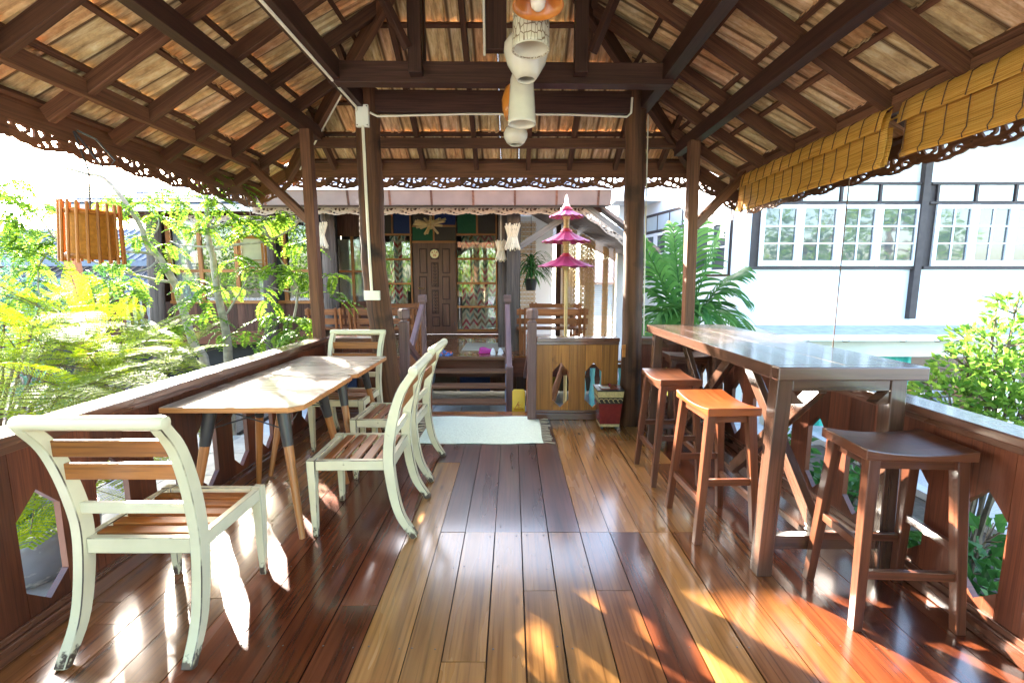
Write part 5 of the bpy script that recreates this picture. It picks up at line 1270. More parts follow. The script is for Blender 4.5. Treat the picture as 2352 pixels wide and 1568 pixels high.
# sisal mat, shoes
o = tag(B().box(-0.92, -0.12, 8.15, 9.15, DZ + 0.002, DZ + 0.014).build('sisal_mat', 'sisal', bevel=0.004), 'beige woven sisal mat on the veranda floor before the door', 'mat')
def shoe(name, x, y, rot, mat, label, sandal=None, grp=None):
    t = thing(name, label, 'shoe', (x, y, DZ + 0.002), rot, grp)
    sole = [(-.040, -.12), (.036, -.12), (.042, -.02), (.050, .06), (.035, .13), (0, .145), (-.035, .125), (-.048, .05), (-.038, -.03)]
    B().prism(sole, (0, 0, 0), (1, 0, 0), (0, 1, 0), (0, 0, 1), 0.022).build('sole', mat if not sandal else sandal, t, local=True, bevel=0.004)
    if sandal is None:
        rg = []
        for y_, h, w_ in ((-.115, .085, .032), (-.07, .095, .036), (-.01, .088, .038), (.04, .062, .042), (.10, .045, .038), (.135, .030, .022)):
            rg.append([Vector((w_ * math.cos(a), y_, 0.0225 + max(0, h * math.sin(a)))) for a in [math.pi * k / 8 for k in range(9)]])
        B().loft(rg, closed=True).build('upper', mat, t, local=True, smooth=True)
    else:
        for s in (-1, 1): B().tube([(s * .045, -.02, .02), (s * .035, .03, .055), (0.0, .085, .024)], 0.008, 6).build('strap', mat, t, local=True, smooth=True)
    return t
shoe('sneaker', -0.33, 7.80, R(3), 'shoewhite', 'white sneaker at the top of the stairs, left one of the pair', grp='white sneakers')
shoe('sneaker', -0.20, 7.80, R(-4), 'shoewhite', 'white sneaker at the top of the stairs, right one beside the newel post', grp='white sneakers')
shoe('pink_shoe', -0.46, 7.90, R(-60), 'shoepink', 'magenta slip-on shoe beside the white sneakers')
shoe('sandal', -1.24, 7.70, R(10), 'sandalorange', 'orange strapped sandal on the left of the top stair, left one', 'sandalblue', 'orange strapped sandals')
shoe('sandal', -1.08, 7.70, R(-8), 'sandalorange', 'orange strapped sandal on the top stair, right one of the pair', 'sandalblue', 'orange strapped sandals')
shoe('blue_slipper', -1.22, 7.95, R(70), 'sandalblue', 'blue slipper lying behind the orange sandals', 'sandalblue')

# three tiered parasol
t = thing('tiered_parasol', 'three tiered magenta paper parasol on a pale pole in front of the veranda', 'parasol', (0.74, 6.3, GZ + 0.05))
B().tube([(0.755, 6.3, GZ + 0.05), (0.74, 6.3, 1.62)], 0.024, 10).build('pole', 'bamboo', t, smooth=True)
for (z, r, ztop) in ((1.625, 0.385, 1.775), (1.955, 0.335, 2.105), (2.285, 0.235, 2.395)):
    m = MB(); n = 28
    cpt = len(m.v)
    rings = []
    for rr, zz in ((0.035, ztop), (r * 0.35, z + (ztop - z) * 0.66), (r * 0.7, z + (ztop - z) * 0.28), (r, z)):
        rings.append([Vector((0.735 + rr * (1.0 if k % 2 == 0 else 0.975) * math.cos(2 * math.pi * k / n), 6.3 + rr * (1.0 if k % 2 == 0 else 0.975) * math.sin(2 * math.pi * k / n), zz - (0.012 * rr / r if k % 2 else 0))) for k in range(n)])
    m.loft(rings, True, False); o = m.build('canopy', 'parasol', t); md = o.modifiers.new('thick', 'SOLIDIFY'); md.thickness = 0.004
    for k in range(14):
        a = 2 * math.pi * k / 14; B().tube([(0.735 + 0.03 * math.cos(a), 6.3 + 0.03 * math.sin(a), ztop - 0.02), (0.735 + r * 0.97 * math.cos(a), 6.3 + r * 0.97 * math.sin(a), z - 0.004)], 0.004, 4).build('rib', 'bamboo', o)
    B().lathe([(0.075, ztop + 0.005), (0.085, ztop - 0.02), (0.06, ztop + 0.0), (0.045, ztop + 0.03)], (0.735, 6.3, 0), 16).build('collar', 'parasolred', t)
    B().lathe([(0.06, z - 0.0), (0.03, z - 0.05), (0.026, z - 0.055)], (0.735, 6.3, 0), 16).build('hub', 'bamboo', t, smooth=True)
for z0, z1 in ((1.80, 1.955), (2.12, 2.285)):
    n = 9
    for k in range(n):
        za = z0 + (z1 - z0) * k / n; B().lathe([(0.034, za), (0.040, za + 0.006), (0.040, za + (z1 - z0) / n - 0.006), (0.034, za + (z1 - z0) / n)], (0.735, 6.3, 0), 12).build('wound_ring', 'bamboo', t, smooth=True)
B().lathe([(0.045, 2.39), (0.05, 2.42), (0.028, 2.46), (0.022, 2.52), (0.010, 2.56), (0.0, 2.585)], (0.735, 6.3, 0), 12).build('finial', 'plasticwhite', t, smooth=True)
st = B()
for a in range(4):
    q = a * math.pi / 2 + 0.5; B().beam((0.75 + 0.05 * math.cos(q), 6.3 + 0.05 * math.sin(q), 0.25), (0.75 + 0.42 * math.cos(q), 6.3 + 0.42 * math.sin(q), GZ + 0.07), 0.035, 0.05).build('stand_leg', 'bench', t)
B().lathe([(0.05, 0.12), (0.075, 0.16), (0.075, 0.30), (0.05, 0.33)], (0.748, 6.3, 0), 14).build('stand_hub', 'bench', t, smooth=True)
B().lathe([(0.05, GZ + 0.05), (0.07, GZ + 0.10), (0.07, GZ + 0.24), (0.045, GZ + 0.27)], (0.754, 6.3, 0), 14).build('stand_foot', 'bench', t, smooth=True)

# gold chain curtain at the right end of the veranda
def chain_mesh(nl, ll, rr):
    m = MB()
    for i in range(nl):
        c = Vector((0, 0, -i * ll * 0.78)); a = (Vector((1, 0, 0)) if i % 2 else Vector((0, 1, 0)))
        pts = [c + a * (rr * math.cos(t_)) + Vector((0, 0, ll / 2 * math.sin(t_))) for t_ in [2 * math.pi * k / 8 for k in range(9)]]
        m.tube(pts, rr * 0.26, 4, cap=False)
    me = m.mesh('strand'); me.materials.append(M['chain']); return me
cme = chain_mesh(42, 0.062, 0.022)
cc = thing('chain_curtain', 'curtain of gold chain strands hanging at the right end of the veranda', 'curtain', (1.5, 9.6, DZ))
def zc_at(x): return 3.10 - 0.53 * (x - 0.15) - 0.02
for (xa, xb, n) in ((1.08, 1.33, 12), (1.42, 1.72, 15), (1.90, 2.00, 6)):
    for k in range(n):
        for row in range(2):
            x = xa + (xb - xa) * (k + 0.5 * row) / n; inst('strand', cme, cc, Matrix.Translation((x + random.uniform(-.006, .006), 9.55 + 0.06 * row, zc_at(x) - 0.03 - random.uniform(0, 0.04))) @ Matrix.Rotation(random.uniform(0, 3.1), 4, 'Z'))
inst('strand', cme, cc, Matrix.Translation((2.06, 9.3, zc_at(2.06) - 0.03)))
for (xa, xb, n) in ((0.18, 0.55, 12),):
    for k in range(n): inst('strand', cme, cc, Matrix.Translation((xa + (xb - xa) * k / n, 10.5, 2.72)))

# ================================================================== WHITE HOUSE ON THE RIGHT
WY = 6.80
WH = thing('white_house', 'white rendered two storey house with small paned windows on the right', 'house', (6.5, 7.5, GZ))
B().box(3.35, 14.0, WY, WY + 0.2, 0.40, 3.9).build('wall', 'white', WH)
def pxr(x0, y0, x1, y1, Y=WY): a, c = at_y(x0, y0, Y), at_y(x1, y1, Y); return a.x, c.x, c.z, a.z
def casement(parent, O, U, Nn, w_, h_, rows=3, cols=2, depth=0.045, rail=0.060):
    """white casement in the plane O + U*s + z, sticking out along Nn"""
    V = Vector((0, 0, 1)); U = Vector(U); Nn = Vector(Nn); O = Vector(O)
    fr_ = MB()
    def bar(s0, s1, z0, z1, d0, d1): fr_._obox(O + U * ((s0 + s1) / 2) + V * ((z0 + z1) / 2) + Nn * ((d0 + d1) / 2), (U, V, Nn), ((s1 - s0) / 2, (z1 - z0) / 2, (d1 - d0) / 2))
    bar(0.004, rail, 0, h_, 0.012, depth); bar(w_ - rail, w_ - 0.004, 0, h_, 0.012, depth)
    bar(rail, w_ - rail, 0.002, rail * 1.3, 0.012, depth - 0.002); bar(rail, w_ - rail, h_ - rail, h_ - 0.002, 0.012, depth - 0.002)
    o = fr_.build('casement', 'whitewood', parent)
    iw, ih = (w_ - 2 * rail), (h_ - rail * 2.3); mb = 0.022
    for c in range(cols):
        for r in range(rows):
            s0 = rail + iw * c / cols + (mb / 2 if c else 0); s1 = rail + iw * (c + 1) / cols - (mb / 2 if c < cols - 1 else 0)
            z0 = rail * 1.3 + ih * r / rows + (mb / 2 if r else 0); z1 = rail * 1.3 + ih * (r + 1) / rows - (mb / 2 if r < rows - 1 else 0)
            m = MB(); m._obox(O + U * ((s0 + s1) / 2) + V * ((z0 + z1) / 2) + Nn * 0.016, (U, V, Nn), ((s1 - s0) / 2, (z1 - z0) / 2, 0.003)); m.build('pane', 'pane', o)
    for c in range(1, cols):
        s0 = rail + iw * c / cols; m = MB(); m._obox(O + U * s0 + V * (rail * 1.3 + ih / 2) + Nn * 0.024, (U, V, Nn), (mb / 2, ih / 2, 0.010)); m.build('glazing_bar', 'whitewood', o)
    for r in range(1, rows):
        z0 = rail * 1.3 + ih * r / rows; m = MB(); m._obox(O + U * (w_ / 2) + V * z0 + Nn * 0.023, (U, V, Nn), (iw / 2, mb / 2, 0.010)); m.build('glazing_bar', 'whitewood', o)
    return o
def window_set(xs, name='window'):
    x0, x1, z0, z1 = pxr(xs[0] - 6, 425, xs[-1] + 6, 613)
    zt = at_y(1176, 467, WY).z
    root = B().box(x0 - 0.02, x1 + 0.02, WY - 0.010, WY - 0.001, z0 - 0.035, z1 + 0.03).build(name, 'darktrim', WH)
    for a, c in zip(xs[:-1], xs[1:]):
        xa, xb = at_y(a, 540, WY).x, at_y(c, 540, WY).x
        casement(WH, (xa, WY - 0.010, z0 + 0.012), (1, 0, 0), (0, -1, 0), xb - xa, zt - z0 - 0.035)
    n = len(xs) - 1
    for a, c in zip(xs[:-1], xs[1:]):
        xa, xb = at_y(a, 540, WY).x, at_y(c, 540, WY).x
        B().box(xa + 0.03, xb - 0.03, WY - 0.022, WY - 0.0105, zt + 0.03, z1 - 0.005).build('transom_pane', 'pane_frost', root)
        B().box(xa - 0.016, xa + 0.016, WY - 0.045, WY - 0.0105, zt - 0.01, z1 + 0.02).build('transom_bar', 'darktrim', root)
    B().box(x0 - 0.02, x1 + 0.02, WY - 0.05, WY - 0.0105, zt - 0.015, zt + 0.015).build('transom_bar', 'darktrim', root)
    B().box(x0 - 0.03, x1 + 0.03, WY - 0.048, WY - 0.0105, z0 - 0.032, z0 + 0.008).build('sill', 'darktrim', root)
    B().box(x0 - 0.02, x1 + 0.02, WY - 0.048, WY - 0.0105, z1 - 0.002, z1 + 0.03).build('head', 'darktrim', root)
window_set([1742, 1831, 1921, 2009, 2104]); window_set([2138, 2226, 2315, 2405, 2497])
a, c = at_y(2120, 415, WY), at_y(2100, 731, WY)
B().box(a.x - 0.045, a.x + 0.055, WY - 0.08, WY - 0.001, c.z, 3.1).build('wall_post', 'darktrim', WH)
# ledge, beam and open ground floor
B().prism([(6.12, 0.625), (WY - 0.001, 0.625), (WY - 0.001, 0.765), (6.12, 0.705)], (3.6, 0, 0), (0, 1, 0), (0, 0, 1), (1, 0, 0), 10).build('ledge', 'whitewood', WH)
B().prism([(6.14, 0.7075), (WY - 0.002, 0.7655), (WY - 0.002, 0.770), (6.14, 0.712)], (3.6, 0, 0), (0, 1, 0), (0, 0, 1), (1, 0, 0), 10).build('ledge_felt', 'canopy_top', WH)
B().box(3.6, 13.6, 6.36, 6.62, 0.37, 0.6245).build('ground_floor_beam', 'underbeam', WH)
B().box(3.6, 13.6, 6.345, 6.359, 0.37, 0.40).build('beam_moulding', 'underbeam', WH)
for k in range(9):
    x = 4.0 + k * 0.62 + random.uniform(-.1, .1); B().tube([(x, 6.22, 0.628), (x + 0.02, 6.22, 0.60), (x + 0.08, 6.23, 0.596), (x + 0.12, 6.23, 0.608)], 0.005, 4).build('hook', 'string', WH)
B().box(3.4, 13.8, 8.6, 8.7, GZ, 0.6).build('rear_wall', 'dark', WH)
for x in (3.7, 7.05, 9.6): B().box(x, x + 0.22, 6.4, 6.6, GZ, 0.369).build('pillar', 'underbeam', WH)
# eave slab with dome lamp
B().box(3.0, 14.0, 5.95, 7.4, 3.42, 3.52).build('eave_soffit', 'white', WH)
q = at_z(2267, 366, 3.42); q.y = min(max(q.y, 6.1), 6.5)
for x, y in ((q.x, 6.25), (q.x - 2.2, 6.25)):
    t = thing('dome_lamp', 'white glass dome lamp under the eave of the white house, %s' % ('right one' if x == q.x else 'left one'), 'lamp', (x, y, 3.30), 0, 'dome lamps under the white eave')
    B().lathe([(0.0, 0.0), (0.08, 0.015), (0.14, 0.06), (0.16, 0.10)], (0, 0, 0), 20).build('glass_dome', 'bulb', t, local=True, smooth=True); B().lathe([(0.17, 0.10), (0.17, 0.1195)], (0, 0, 0), 20).build('base_ring', 'whitewood', t, local=True)
# side wing receding to the left
A2, B2 = Vector((3.35, WY + 0.02, 0)), Vector((2.74, 9.6, 0)); U2 = (B2 - A2).normalized(); N2 = Vector((-U2.y, U2.x, 0));
if N2.x > 0: N2 = -N2
m = MB(); m._obox((A2 + B2) / 2 - N2 * 0.1 + Vector((0, 0, 1.5)), (U2, N2, Vector((0, 0, 1))), ((B2 - A2).length / 2, 0.1, 2.2)); m.build('side_wall', 'white', WH)
Lw = (B2 - A2).length
rt = MB(); rt._obox(A2 + U2 * (Lw * 0.52) + N2 * 0.006 + Vector((0, 0, 2.12)), (U2, N2, Vector((0, 0, 1))), (Lw * 0.46, 0.005, 0.62)); rt = rt.build('window', 'darktrim', WH)
nc = 6; wc = Lw * 0.90 / nc
for k in range(nc):
    casement(WH, A2 + U2 * (Lw * 0.07 + k * wc) + N2 * 0.012 + Vector((0, 0, 1.53)), U2, N2, wc, 0.82, rows=2, cols=1, rail=0.055)
    m = MB(); m._obox(A2 + U2 * (Lw * 0.07 + (k + 0.5) * wc) + N2 * 0.016 + Vector((0, 0, 2.55)), (U2, N2, Vector((0, 0, 1))), (wc / 2 - 0.025, 0.004, 0.135)); m.build('transom_pane', 'pane_frost', rt)
for x in (0.0,):
    B().box(2.2, 3.2, 9.65, 9.8, GZ, 3.6).build('rear_wall_wing', 'white', WH)
    B().box(2.0, 3.35, 9.0, 9.64, 2.95, 3.05).build('wing_soffit', 'white', WH)
# green shade net and clutter below the ledge
m = MB(); n = 30
for i in range(n + 1):
    x = 4.25 + 1.5 * i / n
    for z in (GZ + 0.02, 0.368): m.v.append(Vector((x, 6.48 + 0.02 * math.sin(i * 0.8) + 0.01 * math.sin(i * 2.1), z)))
for i in range(n): m.quad((2 * i, 2 * i + 2, 2 * i + 3, 2 * i + 1), [(0, 0)] * 4)
o = m.build('shade_net', 'net'); md = o.modifiers.new('thick', 'SOLIDIFY'); md.thickness = 0.004
tag(o, 'green shade net hung under the ledge of the white house', 'net')
t = thing('metal_rack', 'chromed tube rack in the open ground floor behind the shrub', 'rack', (6.05, 6.95, GZ))
for y in (6.8, 7.15):
    B().tube([(5.85, y, GZ), (5.85, y, 0.05), (5.92, y, 0.15), (6.05, y, 0.15), (6.15, y, 0.0), (6.25, y, GZ)], 0.018, 8).build('side_frame', 'silver', t, smooth=True)
for z in (-0.5, -0.25, 0.0): B().tube([(5.85, 6.8, z), (5.85, 7.15, z)], 0.012, 6).build('rung', 'silver', t)
for k, (x, y, h, r, mt, lb) in enumerate(((6.45, 7.4, 0.55, 0.16, 'orangewood', 'brown clay jar in the dark ground floor'), (6.9, 7.2, 0.35, 0.2, 'steelblue', 'blue plastic tub in the dark ground floor'), (7.5, 7.3, 0.5, 0.2, 'binclutter', 'brown sack in the dark ground floor'))):
    tag(B().lathe([(r * 0.7, GZ), (r, GZ + h * 0.5), (r * 0.8, GZ + h * 0.85), (r * 0.6, GZ + h), (r * 0.5, GZ + h)], (x, y, 0), 18).build('storage_jar', mt, smooth=True), lb, 'jar')

# neighbour shed, baluster run, yellow drum
SH = thing('neighbour_shed', 'grey concrete shed with blue corrugated shutter and tiled roof behind the veranda', 'shed', (2.6, 12.2, GZ))
B().box(1.85, 4.6, 11.6, 12.8, GZ, 0.55).build('wall', 'concrete', SH)
for k in range(14): B().box(1.83, 3.1, 11.57, 11.60, 0.56 + k * 0.055, 0.605 + k * 0.055).build('shutter_slat', 'bluegrey', SH)
B().box(1.85, 4.6, 11.605, 12.8, 0.552, 1.35).build('upper_wall', 'concrete', SH)
for k in range(7): B().prism([(11.3, 1.34), (13.2, 2.0), (13.2, 2.05), (11.3, 1.39)], (1.7 + k * 0.42, 0, 0), (0, 1, 0), (0, 0, 1), (1, 0, 0), 0.405).build('roof_sheet', 'gutter', SH)
for k in range(8): B().box(3.05 + k * 0.115, 3.10 + k * 0.115, 11.2, 11.23, 0.95, 2.0).build('corrugation', 'steelblue', SH)
B().box(3.0, 4.0, 11.235, 11.26, 0.95, 2.0).build('corrugated_sheet', 'bluegrey', SH)
B().box(2.75, 3.05, 11.1, 11.3, GZ, 0.35).build('meter_box', 'whitewood', SH)
bl = thing('turquoise_balustrade', 'turquoise turned balusters of a garden stair seen through the panel cut-out', 'balustrade', (1.55, 6.95, GZ + 0.03))
for k in range(9):
    x = 0.95 + k * 0.15; dz = 0.10 - 0.09 * k * 0.6
    B().lathe([(0.045, GZ + 0.05), (0.045, GZ + 0.16), (0.025, GZ + 0.20), (0.052, GZ + 0.36), (0.024, GZ + 0.60), (0.04, GZ + 0.68), (0.042, GZ + 0.80)], (x, 6.95, 0), 10).build('baluster', 'teal', bl, smooth=True)
    B().lathe([(0.045, GZ + 0.05), (0.045, GZ + 0.16), (0.025, GZ + 0.20), (0.052, GZ + 0.36), (0.024, GZ + 0.60), (0.04, GZ + 0.68), (0.042, GZ + 0.80)], (x + 0.06, 7.25, 0), 10).build('baluster', 'teal', bl, smooth=True)
B().beam((0.85, 6.95, GZ + 0.83), (2.25, 6.95, GZ + 0.83), 0.10, 0.06).build('rail', 'cap', bl); B().beam((0.85, 7.25, GZ + 0.83), (2.25, 7.25, GZ + 0.83), 0.10, 0.06).build('rail', 'cap', bl)
tag(B().lathe([(0.20, GZ + 0.031), (0.21, GZ + 0.06), (0.20, -0.1), (0.21, 0.0), (0.20, 0.4), (0.20, 0.72), (0.16, 0.82), (0.0, 0.84)], (2.05, 6.45, 0), 20).build('yellow_drum', 'yellowflower', smooth=True), 'yellow plastic drum standing behind the palm', 'drum')

# ================================================================== LEFT WING AND FAR LEFT
LY = 9.2
LW = thing('left_wing_house', 'timber house wing with large glazed windows behind the garden trees on the left', 'house', (-5.8, 10, GZ))
def lp(px, py, Y=LY): return at_y(px, py, Y)
xa, xb = lp(350, 600).x, lp(722, 600).x
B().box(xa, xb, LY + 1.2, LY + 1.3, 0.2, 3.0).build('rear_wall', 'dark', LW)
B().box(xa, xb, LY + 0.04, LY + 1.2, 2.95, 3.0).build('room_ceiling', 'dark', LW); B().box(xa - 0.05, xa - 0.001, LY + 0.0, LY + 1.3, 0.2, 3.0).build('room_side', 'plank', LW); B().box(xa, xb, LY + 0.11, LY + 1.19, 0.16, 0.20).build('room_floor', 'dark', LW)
B().box(xa, xb, LY - 0.02, LY + 0.1, lp(0, 790).z, lp(0, 760).z).build('sill_beam', 'rail', LW)
n = 20
for k in range(n):
    x0 = xa + (xb - xa) * k / n; B().box(x0 + 0.003, x0 + (xb - xa) / n - 0.003, LY, LY + 0.03, lp(0, 760).z + 0.001, lp(0, 693).z).build('wall_plank', 'plank', LW)
wz0, wz1 = lp(0, 690).z, lp(0, 505).z
for px in (392, 462, 545, 612, 655, 712): B().box(lp(px, 600).x - 0.035, lp(px, 600).x + 0.035, LY - 0.03, LY + 0.03, wz0, wz1 + 0.3).build('window_frame', 'frame', LW)
for (a, c) in ((392, 462), (462, 545), (545, 612), (655, 712)):
    x0, x1 = lp(a, 600).x + 0.036, lp(c, 600).x - 0.036; zm = lp(0, 622).z
    B().box(x0, x1, LY - 0.022, LY + 0.022, zm - 0.03, zm + 0.03).build('window_frame', 'frame', LW)
    B().box(x0, x1, LY - 0.002, LY + 0.002, wz0, zm - 0.031).build('window_pane', 'clearglass', LW); B().box(x0, x1, LY - 0.002, LY + 0.002, zm + 0.031, wz1 + 0.3).build('window_pane', 'clearglass', LW)
B().box(lp(385, 600).x, lp(712, 600).x, LY - 0.035, LY + 0.035, wz0 - 0.06, wz0 - 0.002).build('window_frame', 'frame', LW)
curtain(lp(392, 600).x, lp(440, 600).x, wz0, wz1 + 0.2, LY + 0.12, 'sheer', LW, 3); curtain(lp(585, 600).x, lp(625, 600).x, wz0, wz1 + 0.2, LY + 0.12, 'sheer', LW, 3)
for px in (632, 375): rcol([(lp(px, 700).x, LY - 0.25, GZ), (lp(px, 500).x, LY - 0.25, 2.9)], 0.13, 'wing_column', 'greycolumn', LW)
for k in range(4): B().box(xa - 0.3 + 0.0, xb, LY - 0.1 + 0.02 * k, LY - 0.09 + 0.02 * k, 2.62 + 0.09 * k, 2.70 + 0.09 * k).build('fascia_board', 'plank', LW)
fret_run((lp(400, 0).x, LY - 0.3, 2.66), (xb, LY - 0.3, 2.66), 0.14, LW, me=fme2)
# shingled hip roof, low enough to let the sun by
ez, ey = 2.85, 8.75; ex0, ex1 = -8.6, -4.3
m = MB(); rpl = 0.42
m.v += [Vector(q) for q in ((ex0, ey, ez), (ex1, ey, ez), (ex1, ey + 2.6, ez + rpl * 2.6), (ex0 + 2.6, ey + 2.6, ez + rpl * 2.6), (ex0, ey + 5.2, ez), (ex1, ey + 5.2, ez))]
m.f += [(0, 1, 2, 3), (3, 2, 5, 4), (0, 3, 4), (1, 5, 2)]; m.uv += [(0, 0)] * 14
lr = m.build('roof', 'shingle', LW); md = lr.modifiers.new('thick', 'SOLIDIFY'); md.thickness = 0.05; md.offset = -1
for k in range(8):
    n = 22
    for i in range(n):
        x0 = ex0 + (ex1 - ex0) * (i + 0.5 * (k % 2)) / n; x1 = x0 + (ex1 - ex0) / n - 0.01; ya = ey - 0.03 + k * 0.24
        if x0 < ex0 + 0.24 * k or x1 > ex1 + 0.02: continue
        B()._obox(((x0 + x1) / 2, ya + 0.15, ez + rpl * (ya + 0.15 - ey) + 0.035), (Vector((1, 0, 0)), Vector((0, 1, rpl - 0.06)).normalized(), Vector((0, -rpl + 0.06, 1)).normalized()), ((x1 - x0) / 2, 0.16, 0.010 + random.random() * 0.006)).build('shingle', 'shingle', lr)
B().box(ex0, ex1, ey - 0.10, ey + 0.0, ez - 0.14, ez - 0.02).build('gutter', 'gutterlip', LW)
B().box(-7.6, -3.6, LY + 0.3, 12, GZ, 0.15).build('plinth', 'dark', LW)

NB = thing('far_neighbour_house', 'low brown house with blue grey corrugated roofs at the far left', 'house', (-11.5, 14, GZ))
B().box(-17, -8.2, 14.5, 17, GZ, 1.9).build('wall', 'plank', NB)
for (y0, z0, y1, z1, x0, x1) in ((13.0, 1.10, 14.6, 2.0, -15.5, -8.0), (13.6, 2.0, 15.6, 3.1, -17.0, -10.6)):
    n = int((x1 - x0) / 0.25)
    rf_ = B().prism([(y0, z0), (y1, z1), (y1, z1 + 0.03), (y0, z0 + 0.03)], (x0, 0, 0), (0, 1, 0), (0, 0, 1), (1, 0, 0), x1 - x0).build('roof', 'shingle', NB)
    for k in range(n): B().beam((x0 + 0.12 + k * 0.25, y0, z0 + 0.045), (x0 + 0.12 + k * 0.25, y1, z1 + 0.045), 0.06, 0.03).build('roof_rib', 'shingle', rf_)
    B().box(x0, x1, y0 - 0.06, y0 - 0.001, z0 - 0.14, z0 + 0.02).build('gutter', 'steelblue', NB)
B().box(-15, -8.3, 13.3, 13.4, GZ, 0.95).build('porch_wall', 'plank', NB)
bal = thing('far_balustrade', 'dark railing with pale balusters at the far left behind the bushes', 'balustrade', (-8.8, 10.4, GZ))
B().box(-11.0, -7.45, 10.2, 10.3, GZ, 0.42).build('base_wall', 'dark', bal)
B().box(-11.0, -7.45, 10.2, 10.3, 1.04, 1.12).build('rail', 'darktrim', bal)
for k in range(22): B().lathe([(0.035, 0.42), (0.035, 0.55), (0.018, 0.60), (0.035, 0.72), (0.018, 0.92), (0.03, 1.04)], (-10.9 + k * 0.16, 10.25, 0), 8).build('baluster', 'concrete', bal)
for x in (-8.9, -7.5): B().box(x - 0.12, x + 0.12, 10.13, 10.37, GZ, 1.30).build('post', 'plank', bal)
op = thing('orange_gate_post', 'orange stained timber post behind the hanging bamboo lantern', 'post', (-9.45, 10.0, GZ))
B().beam((-9.45, 10.0, GZ), (-9.55, 10.0, 2.9), 0.24, 0.16, up=(0, 1, 0)).build('shaft', 'orangewood', op); B().box(-9.9, -9.1, 9.95, 10.05, 2.902, 3.05).build('cap_beam', 'orangewood', op)

# ================================================================== VEGETATION
def frond(m, p, d, up, L_, npair, ll, lw, droop=0.5, rad=0.0, stem=None):
    """pinnate frond: leaflets in pairs along an arching rachis"""
    d = d.normalized(); p = Vector(p); step = L_ / npair
    pts = [p.copy()]
    for i in range(npair):
        d = (d + Vector((0, 0, -droop * 0.12))).normalized(); p = p + d * step; pts.append(p.copy())
        sd_ = d.cross(Vector((0, 0, 1)));
        if sd_.length < 0.1: sd_ = d.cross(Vector((1, 0, 0)))
        sd_.normalize(); nu = sd_.cross(d).normalized()
        if i < 1: continue
        f = math.sin(math.pi * (0.25 + 0.70 * i / npair))
        for s in (-1, 1):
            ld = (sd_ * s * 0.92 + d * 0.35 + nu * random.uniform(-0.35, 0.05)).normalized()
            m.tri_strip_leaf(p, ld, (nu + sd_ * s * random.uniform(-.3, .3)).normalized(), ll * f * random.uniform(0.85, 1.1), lw * f)
    if stem is not None: stem.tube([pts[0], pts[len(pts) // 2], pts[-1]], [0.005, 0.0035, 0.002], 4)
def z4(x, y, Y): return at_y(x / 2.8446, 367.5 + y / 2.8446, Y)
def star_tree(label, branches, clusters, base, seed, grp):
    random.seed(seed)
    t = thing('gooseberry_tree', label, 'tree', base, 0, grp)
    tr = B(); cr = B(); st = B()
    for k, (pts, r0, r1, Ya, Yb) in enumerate(branches):
        n = len(pts); P_ = [z4(x, y, Ya + (Yb - Ya) * i / (n - 1)) for i, (x, y) in enumerate(pts)]
        if k == 0: P_ = [Vector(base)] + P_
        P_ = bez(P_, 4); P_ = [q + Vector((random.uniform(-.006, .006), random.uniform(-.006, .006), random.uniform(-.004, .004))) for q in P_]
        nn = len(P_); tr.tube(P_, [r0 + (r1 - r0) * i / (nn - 1) for i in range(nn)], 9 if k == 0 else 6)
    tr.build('trunk', 'bark', t, smooth=True)
    for (x, y, nf, Y) in clusters:
        c = z4(x, y, Y + random.uniform(-.25, .25))
        for i in range(nf + 2):
            a = random.uniform(0, 2 * math.pi); d = Vector((math.cos(a), math.sin(a), random.uniform(-0.25, 0.45)))
            frond(cr, c + Vector((random.uniform(-.04, .04), random.uniform(-.04, .04), random.uniform(-.04, .04))), d, None, random.uniform(0.24, 0.42), random.randint(9, 13), 0.064, 0.037, random.uniform(0.5, 1.6), stem=st)
    cr.build('crown', 'leaf_lime', t); st.build('leaf_stalks', 'leaf_lime', t)['kind'] = 'stuff'
    return t
